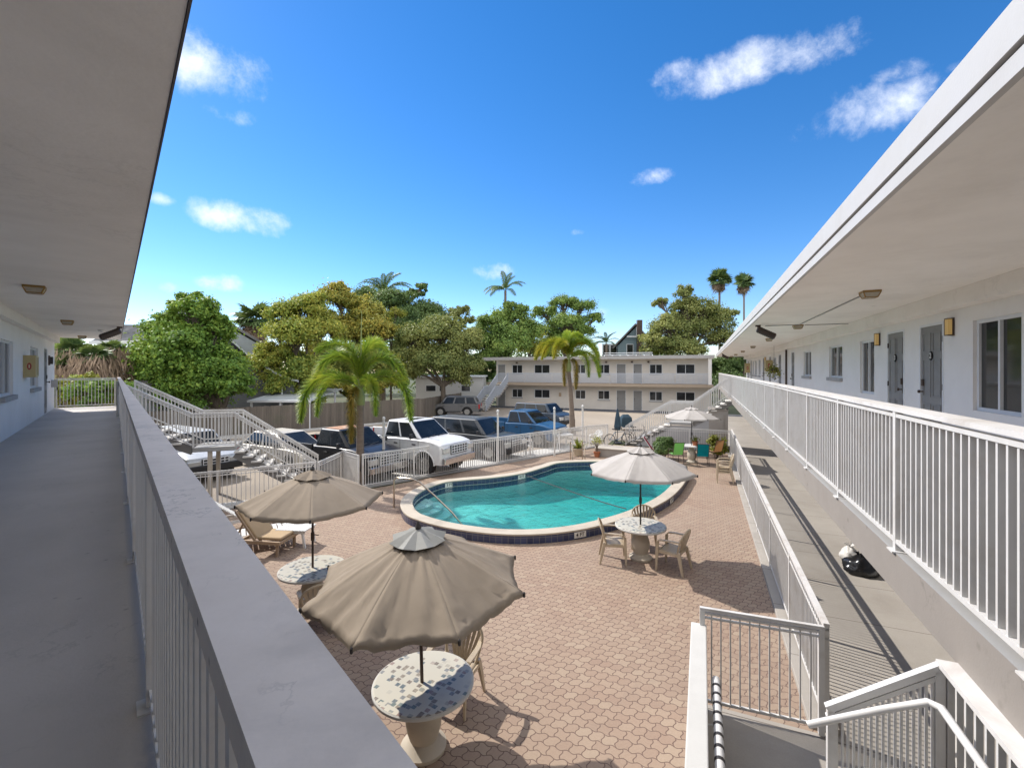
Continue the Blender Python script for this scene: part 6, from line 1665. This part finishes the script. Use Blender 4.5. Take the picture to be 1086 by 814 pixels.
def fan_palm(label, x, y, h, r, tr, seed, live=34, dead=16, group='fan palms', skirt=0, trunk='palmbark', thatch=0):
    rd = random.Random(seed); t = thing('fan_palm', label, 'palm tree', (x,y,0), group=group, off=(0,0,0))
    MB().tube([(0,0,-.05),(0,0,h*.5),(0,0,h)], [tr*1.2,tr,tr*.9], 10).build('trunk', M[trunk], t, smooth=True)
    for i in range(live):
        o = bpy.data.objects.new('fan_leaf', FL_[i%3]); COL.objects.link(o); o.parent = t; o.location = (0,0,h)
        el = math.degrees(math.asin(rd.uniform(-.45,1))); az = rd.uniform(0,360); o.rotation_euler = (R(rd.uniform(-30,30)), R(-el), R(az)); o.scale = (r,)*3
    for i in range(dead):
        o = bpy.data.objects.new('dead_leaf', FD[i%2]); COL.objects.link(o); o.parent = t; o.location = (0,0,h-.1-skirt*rd.random())
        o.rotation_euler = (R(rd.uniform(-50,50)), R(rd.uniform(45,82)), R(rd.uniform(0,360))); o.scale = (r*rd.uniform(.7,1),)*3
    if thatch:
        rs = np.random.RandomState(seed); n_ = 2600; a_ = rs.uniform(0,6.28,n_); zz = rs.uniform(0,1,n_); rad = (tr+.15+thatch*(.35+.65*np.sin(np.pi*np.minimum(1,zz*.9+.12))))*rs.uniform(.55,1.0,n_)
        C = np.stack([rad*np.cos(a_), rad*np.sin(a_), h-.2-skirt*zz],1)
        leaf_mesh('hanging_thatch', C, np.stack([np.cos(a_),np.sin(a_),0*a_],1), .75, M['frond_dead'], t, rs, asp=.09, droop=4.5, jit=.25)
    return t
p = W(270,338,47); fan_palm('shaggy fan palm between the pale grey house and the yellowing tree', p.x, 47, p.z, 1.75, .45, 1, 26, 34, skirt=1.2, trunk='frond_dead')
p = W(763,297,66); fan_palm('taller of two fan palms, left one, behind the gnarled tree at right', p.x, 66, p.z, 1.5, .16, 2, 34, 12)
p = W(789,300,62); fan_palm('slender fan palm just left of the right wing roof edge', p.x, 62, p.z, 1.25, .12, 3, 32, 10)
for i,(px,py,Y,r,s) in enumerate(((76,372,27,1.5,5),(98,378,26.5,1.6,6),(118,370,28,1.3,7),(66,388,26,1.2,9))):
    p = W(px,py,Y); fan_palm(('brown thatched fan palm behind the left walkway end, next to the wall','wide brown thatched fan palm in the middle behind the left walkway end','greener fan palm behind the right part of the end railing','low brown fan palm closest to the end wall of the left walkway')[i], p.x, Y, p.z, r*.5, .3, s, 26, 24, thatch=1.15, skirt=3.4, trunk='frond_dead', group='thatched fan palms behind the left walkway end')

# ---------------------------------------------------------------- bushes and pots
def bush(name, label, x, y, rx, rz, mat, leaf, seed, z0=0, n=26, per=120, flowers=None, group=None):
    rs = np.random.RandomState(seed); t = thing(name, label, 'bush', (x,y,z0), group=group, off=(0,0,0))
    P, Q, CC = crown_points([(0,0,rz*.92,rx*.84,rz*.82),(0,0,rz*.6,rx*.7,rz*.6)], rs, n*(1.5/rx)**1.6, per, .34, .35, sat=0)
    P[:,2] = np.maximum(P[:,2], .03); leaf_mesh('foliage', P, Q, leaf, mat, t, rs)
    b = MB(); rd = random.Random(seed)
    for i in range(7):
        a = rd.uniform(0,6.28); b.tube([(0,0,0),(rx*.3*math.cos(a),rx*.3*math.sin(a),rz*.6),(rx*.6*math.cos(a),rx*.6*math.sin(a),rz*1.2)], [.02,.014,.006], 5)
    b.build('stem', M['bark'], t)
    return t
p = G(706,488); bush('round_hedge', 'round dark green hedge ball between the red beach chair and the green sling chair', p.x+.05, p.y+.35, .56, .60, M['leaf_dark'], .10, 1, n=90, per=150)
p = G(770,488); bush('leafy_bush', 'yellow green bush in the corner by the right picket fence', p.x-.2, p.y+.5, .62, .60, M['leaf_lime'], .12, 2, n=40, per=60)
struct(MB().sheet([RW.w(-3.9,23.3), RW.w(1.15,23.1), RW.w(1.15,24.4), RW.w(-3.9,24.4)], .006).build('planting_bed', M['planterbed'], recalc=False))
for i,(px,Y,h_,mt) in enumerate(((70,22.5,1.45,'leaf_lime'),(88,23.5,1.5,'leaf_yellow'),(106,22.5,1.3,'leaf_lime'),(124,23.5,1.45,'leaf_green'),(97,21.5,1.2,'leaf_green'))):
    p = W(px,392,Y); tree('garden_shrub', ('yellow green shrub beyond the end railing next to the wall','tall yellowing shrub beyond the end railing, second from the wall','lime green shrub in the middle beyond the end railing','bright green shrub beyond the end railing beside the rail cap','low green shrub at the foot of the end railing view')[i], 'shrub', p.x, Y, [(0,0,3.9-h_*.62,.85,h_*.62),(.3,-.2,2.6,.7,.7),(-.3,.1,3.0,.6,.6)], M[mt], .05, .15, 40, 90, 30+i, 'shrubs beyond the left walkway end')
def pot(mb, x, y, z, r, h): mb.lathe([(r*.62,z),(r*.7,z+.01),(r*.92,z+h*.85),(r*1.05,z+h*.86),(r*1.05,z+h),(r*.9,z+h),(r*.85,z+h*.88),(.01,z+h*.87)], (x,y,0), 18)
p = G(613,483); t = thing('potted_agave', 'potted spiky green plant at the far corner of the pool', 'potted plant', (p.x,p.y,0), off=(0,0,0))
b = MB(); pot(b,0,0,0,.26,.36); b.build('pot', M['resin'], t)
b = MB(); rd = random.Random(4)
for i in range(46):
    a = rd.uniform(0,6.28); e = rd.uniform(.3,1.35); l = rd.uniform(.4,.75); d = Vector((math.cos(a)*math.cos(e),math.sin(a)*math.cos(e),math.sin(e))); s = Vector((-math.sin(a),math.cos(a),0))*.03; o0 = Vector((0,0,.33))
    b.add([o0-s,o0+s,o0+d*l*.5+s*1.3,o0+d*l+Vector((0,0,-.08)),o0+d*l*.5-s*1.3],[(0,1,2,4),(4,2,3)])
b.build('spiky_leaf_rosette', M['leaf_lime'], t)
p = G(633,484.5); t = thing('potted_shrub', 'thin half bare potted shrub on the corner of the raised ledge', 'potted plant', (p.x,p.y,0), off=(0,0,0))
b = MB(); pot(b,0,0,0,.16,.26); b.build('pot', M['terracotta'], t)
rs = np.random.RandomState(3); b = MB()
tips = []
for i in range(9):
    a = i*.7; q = Vector((.16*math.cos(a),.16*math.sin(a),.75+.05*(i%4))); b.tube([(0,0,.22),(q.x*.3,q.y*.3,.5),q],[.014,.01,.005],5); tips.append(q)
b.build('stem', M['bark'], t)
C = np.concatenate([np.array(q)+rs.normal(0,.07,(26,3)) for q in tips]); leaf_mesh('foliage', C, rs.normal(0,1,C.shape), .07, M['leaf_orange'], t, rs)
# flowers on the far table
t = thing('flower_pot', 'terracotta pot with green plant on the far white table', 'potted plant', (U[3][0]+.1,U[3][1]-.12,.782), off=(0,0,0))
b = MB(); pot(b,0,0,0,.13,.2); b.build('pot', M['terracotta'], t)
C = rs.normal(0,.09,(150,3))*np.array([1,1,.7])+np.array([0,0,.28]); leaf_mesh('foliage', C, C-np.array([0,0,.2]), .07, M['leaf_lime'], t, rs)
# hanging basket under the right wing soffit
q = RW.w(3.15,24.9,4.1); t = thing('hanging_basket', 'hanging plant basket in front of the right wing wall', 'hanging plant', q, off=(0,0,0))
b = MB(); b.lathe([(.05,-.1),(.14,-.06),(.19,.06),(.19,.08),(.02,.07)], (0,0,0), 14); b.build('basket', M['brown'], t)
b = MB(); 
for k in range(3): a = k*2.1; b.tube([(.18*math.cos(a),.18*math.sin(a),.07),(0,0,.55)], .005, 4)
b.tube([(0,0,.55),(0,0,1.21)], .005, 4); b.build('hanger_wire', M['dark'], t)
C = rs.normal(0,.15,(420,3))*np.array([1,1,.8])+np.array([0,0,.08]); C[:,2] -= .25*(np.hypot(C[:,0],C[:,1])>.2)*rs.uniform(0,1.3,len(C)); leaf_mesh('foliage', C, C, .09, M['leaf_lime'], t, rs, droop=1)
# ground litter of the palm roots / far hedge line closing the horizon
def hedge_mass(name, x0, y0, x1, y1, h, seed, mat, n=26000, w=3.0):
    rs = np.random.RandomState(seed); s = rs.uniform(0,1,n); prof = h*(.75+.25*np.sin(s*21+seed)+.12*np.sin(s*57)); z = prof*rs.uniform(0,1,n)**.6
    P = np.stack([x0+(x1-x0)*s+rs.normal(0,w*.4,n), y0+(y1-y0)*s+rs.normal(0,w*.4,n), z],1)
    o = leaf_mesh(name, P, rs.normal(0,1,(n,3)), .55, mat, None, rs); o['kind'] = 'stuff'; return o
hedge_mass('distant_woods', -75, 55, 10, 92, 11, 1, M['leaf_dark'])
hedge_mass('distant_woods', 5, 92, 75, 75, 9, 2, M['leaf_dark'])
hedge_mass('distant_woods', -80, 60, -30, 34, 7.0, 3, M['leaf_mid'], 16000)
# ---------------------------------------------------------------- sun, sky, clouds
SUN_EL, SUN_AZ = 42.5, (-.82, .58)       # the sun stands up and to the left, in front of the camera
world = bpy.data.worlds.new('World'); S.world = world; world.use_nodes = True
nt = world.node_tree; bg = nt.nodes['Background']; wo = nt.nodes['World Output']
sky = nt.nodes.new('ShaderNodeTexSky'); sky.sky_type = 'NISHITA'; sky.sun_disc = False
sky.sun_elevation = R(SUN_EL); az = math.atan2(SUN_AZ[0], SUN_AZ[1]); sky.sun_rotation = az
sky.air_density = .85; sky.dust_density = .05; sky.ozone_density = 2.6; sky.altitude = 0
hs = nt.nodes.new('ShaderNodeHueSaturation'); hs.inputs['Saturation'].default_value = 1.33; hs.inputs['Value'].default_value = .80; nt.links.new(sky.outputs[0], hs.inputs['Color'])
tc = nt.nodes.new('ShaderNodeTexCoord')
def dirn(px, py): return Vector(((px-543)/483.0, 1, (392-py)/483.0)).normalized()
nz = nt.nodes.new('ShaderNodeTexNoise'); nz.inputs['Scale'].default_value = 9; nz.inputs['Detail'].default_value = 11; nz.inputs['Roughness'].default_value = .66; nz.inputs['Distortion'].default_value = .12
nt.links.new(tc.outputs['Generated'], nz.inputs['Vector'])
def math_(op, a, b=None, c=None):
    n = nt.nodes.new('ShaderNodeMath'); n.operation = op
    for i, v in enumerate((a,b,c)):
        if v is None: continue
        if hasattr(v, 'links'): nt.links.new(v, n.inputs[i])
        else: n.inputs[i].default_value = v
    return n.outputs[0]
# individual cumulus puffs: (px, py, half width px, half height px, strength)
CL = [(226,74,66,42,1.1),(240,120,40,16,.8),(262,231,66,23,1.1),(232,300,32,14,1.0),(172,212,16,9,.9),(180,304,14,9,.7),(525,286,30,14,.95),(806,66,112,30,1.1),(722,76,40,16,.7),(925,118,82,36,1.15),(955,76,34,17,.85),(688,188,34,12,.95),(1012,72,14,10,.6),(612,247,16,5,.55),(640,330,18,10,.5),(420,150,16,20,.35)]
tot = None
for (px,py,wx,wy,s) in CL:
    d = dirn(px,py); ex = Vector((d.y,-d.x,0)).normalized(); ez = ex.cross(d).normalized()
    sc = 483*math.sqrt(1+((px-543)/483.0)**2+((392-py)/483.0)**2)
    def dot(v):
        n = nt.nodes.new('ShaderNodeVectorMath'); n.operation = 'DOT_PRODUCT'; nt.links.new(tc.outputs['Generated'], n.inputs[0]); n.inputs[1].default_value = v; return n.outputs['Value']
    u = math_('MULTIPLY', dot(ex), sc/wx); v = math_('MULTIPLY', dot(ez), sc/wy)
    r2 = math_('ADD', math_('MULTIPLY', u, u), math_('MULTIPLY', v, v)); 
    f = math_('MULTIPLY', math_('GREATER_THAN', dot(d), .3), math_('MAXIMUM', math_('MULTIPLY_ADD', r2, -1.0, 1.0), 0))
    f = math_('MULTIPLY', f, s)
    tot = f if tot is None else math_('MAXIMUM', tot, f)
# added unseen clouds behind and above the camera, denser and brighter, for fill light
sp = nt.nodes.new('ShaderNodeSeparateXYZ'); nt.links.new(tc.outputs['Generated'], sp.inputs[0])
n2 = nt.nodes.new('ShaderNodeTexNoise'); n2.inputs['Scale'].default_value = 2.6; n2.inputs['Detail'].default_value = 3; nt.links.new(tc.outputs['Generated'], n2.inputs['Vector'])
behm = math_('MAXIMUM', math_('MULTIPLY_ADD', sp.outputs[1], -4, .4), math_('MULTIPLY_ADD', sp.outputs[2], 8, -5.6))
beh = math_('MULTIPLY', math_('MINIMUM', math_('MAXIMUM', behm, 0), 1), math_('MINIMUM', math_('MAXIMUM', math_('MULTIPLY', sp.outputs[2], 6), 0), 1))
tot = math_('MAXIMUM', tot, math_('MULTIPLY', beh, math_('MULTIPLY_ADD', n2.outputs[0], 3.8, -.75)))
cl = math_('ADD', math_('MULTIPLY', tot, 1.15), math_('MULTIPLY_ADD', nz.outputs[0], 3.4, -2.15))
cl = math_('MULTIPLY', cl, math_('MINIMUM', math_('MULTIPLY', tot, 5), 1))
mr = nt.nodes.new('ShaderNodeMapRange'); nt.links.new(cl, mr.inputs[0]); mr.inputs[1].default_value = .0; mr.inputs[2].default_value = 1.5; mr.interpolation_type = 'SMOOTHSTEP'
mr.inputs[4].default_value = .92
mx = nt.nodes.new('ShaderNodeMix'); mx.data_type = 'RGBA'; nt.links.new(mr.outputs[0], mx.inputs[0]); nt.links.new(mixc(nt, 1.0, hs.outputs[0], (1.0,.89,.92), 'MULTIPLY'), mx.inputs[6]); nt.links.new(mixc(nt, beh, (4.6,4.75,5.1), (9.6,9.2,8.7)), mx.inputs[7])
nt.links.new(mx.outputs[2], bg.inputs['Color']); bg.inputs['Strength'].default_value = .13
sd = bpy.data.lights.new('sun', 'SUN'); sd.energy = 2.5; sd.angle = R(.5); sd.color = (1,.945,.87)
so = bpy.data.objects.new('sun', sd); COL.objects.link(so)
tosun = Vector((SUN_AZ[0]*math.cos(R(SUN_EL)), SUN_AZ[1]*math.cos(R(SUN_EL)), math.sin(R(SUN_EL))))
so.rotation_euler = tosun.to_track_quat('Z','Y').to_euler(); so.location = (-20,15,30)
# ---------------------------------------------------------------- camera
cd = bpy.data.cameras.new('camera'); cam = bpy.data.objects.new('camera', cd); COL.objects.link(cam); S.camera = cam
cam.location = (0,0,H); cam.rotation_euler = (R(90),0,0); cd.sensor_width = 36; cd.sensor_fit = 'HORIZONTAL'; cd.lens = 36*483/1086; cd.shift_y = -15/1086
cd.clip_start = .05; cd.clip_end = 3000
S.render.engine = 'CYCLES'
S.view_settings.view_transform = 'Standard'; S.view_settings.look = 'None'; S.view_settings.gamma = 1; S.view_settings.exposure = 1.13
S.cycles.max_bounces = 10; S.cycles.diffuse_bounces = 4; S.cycles.transparent_max_bounces = 16; S.cycles.transmission_bounces = 6
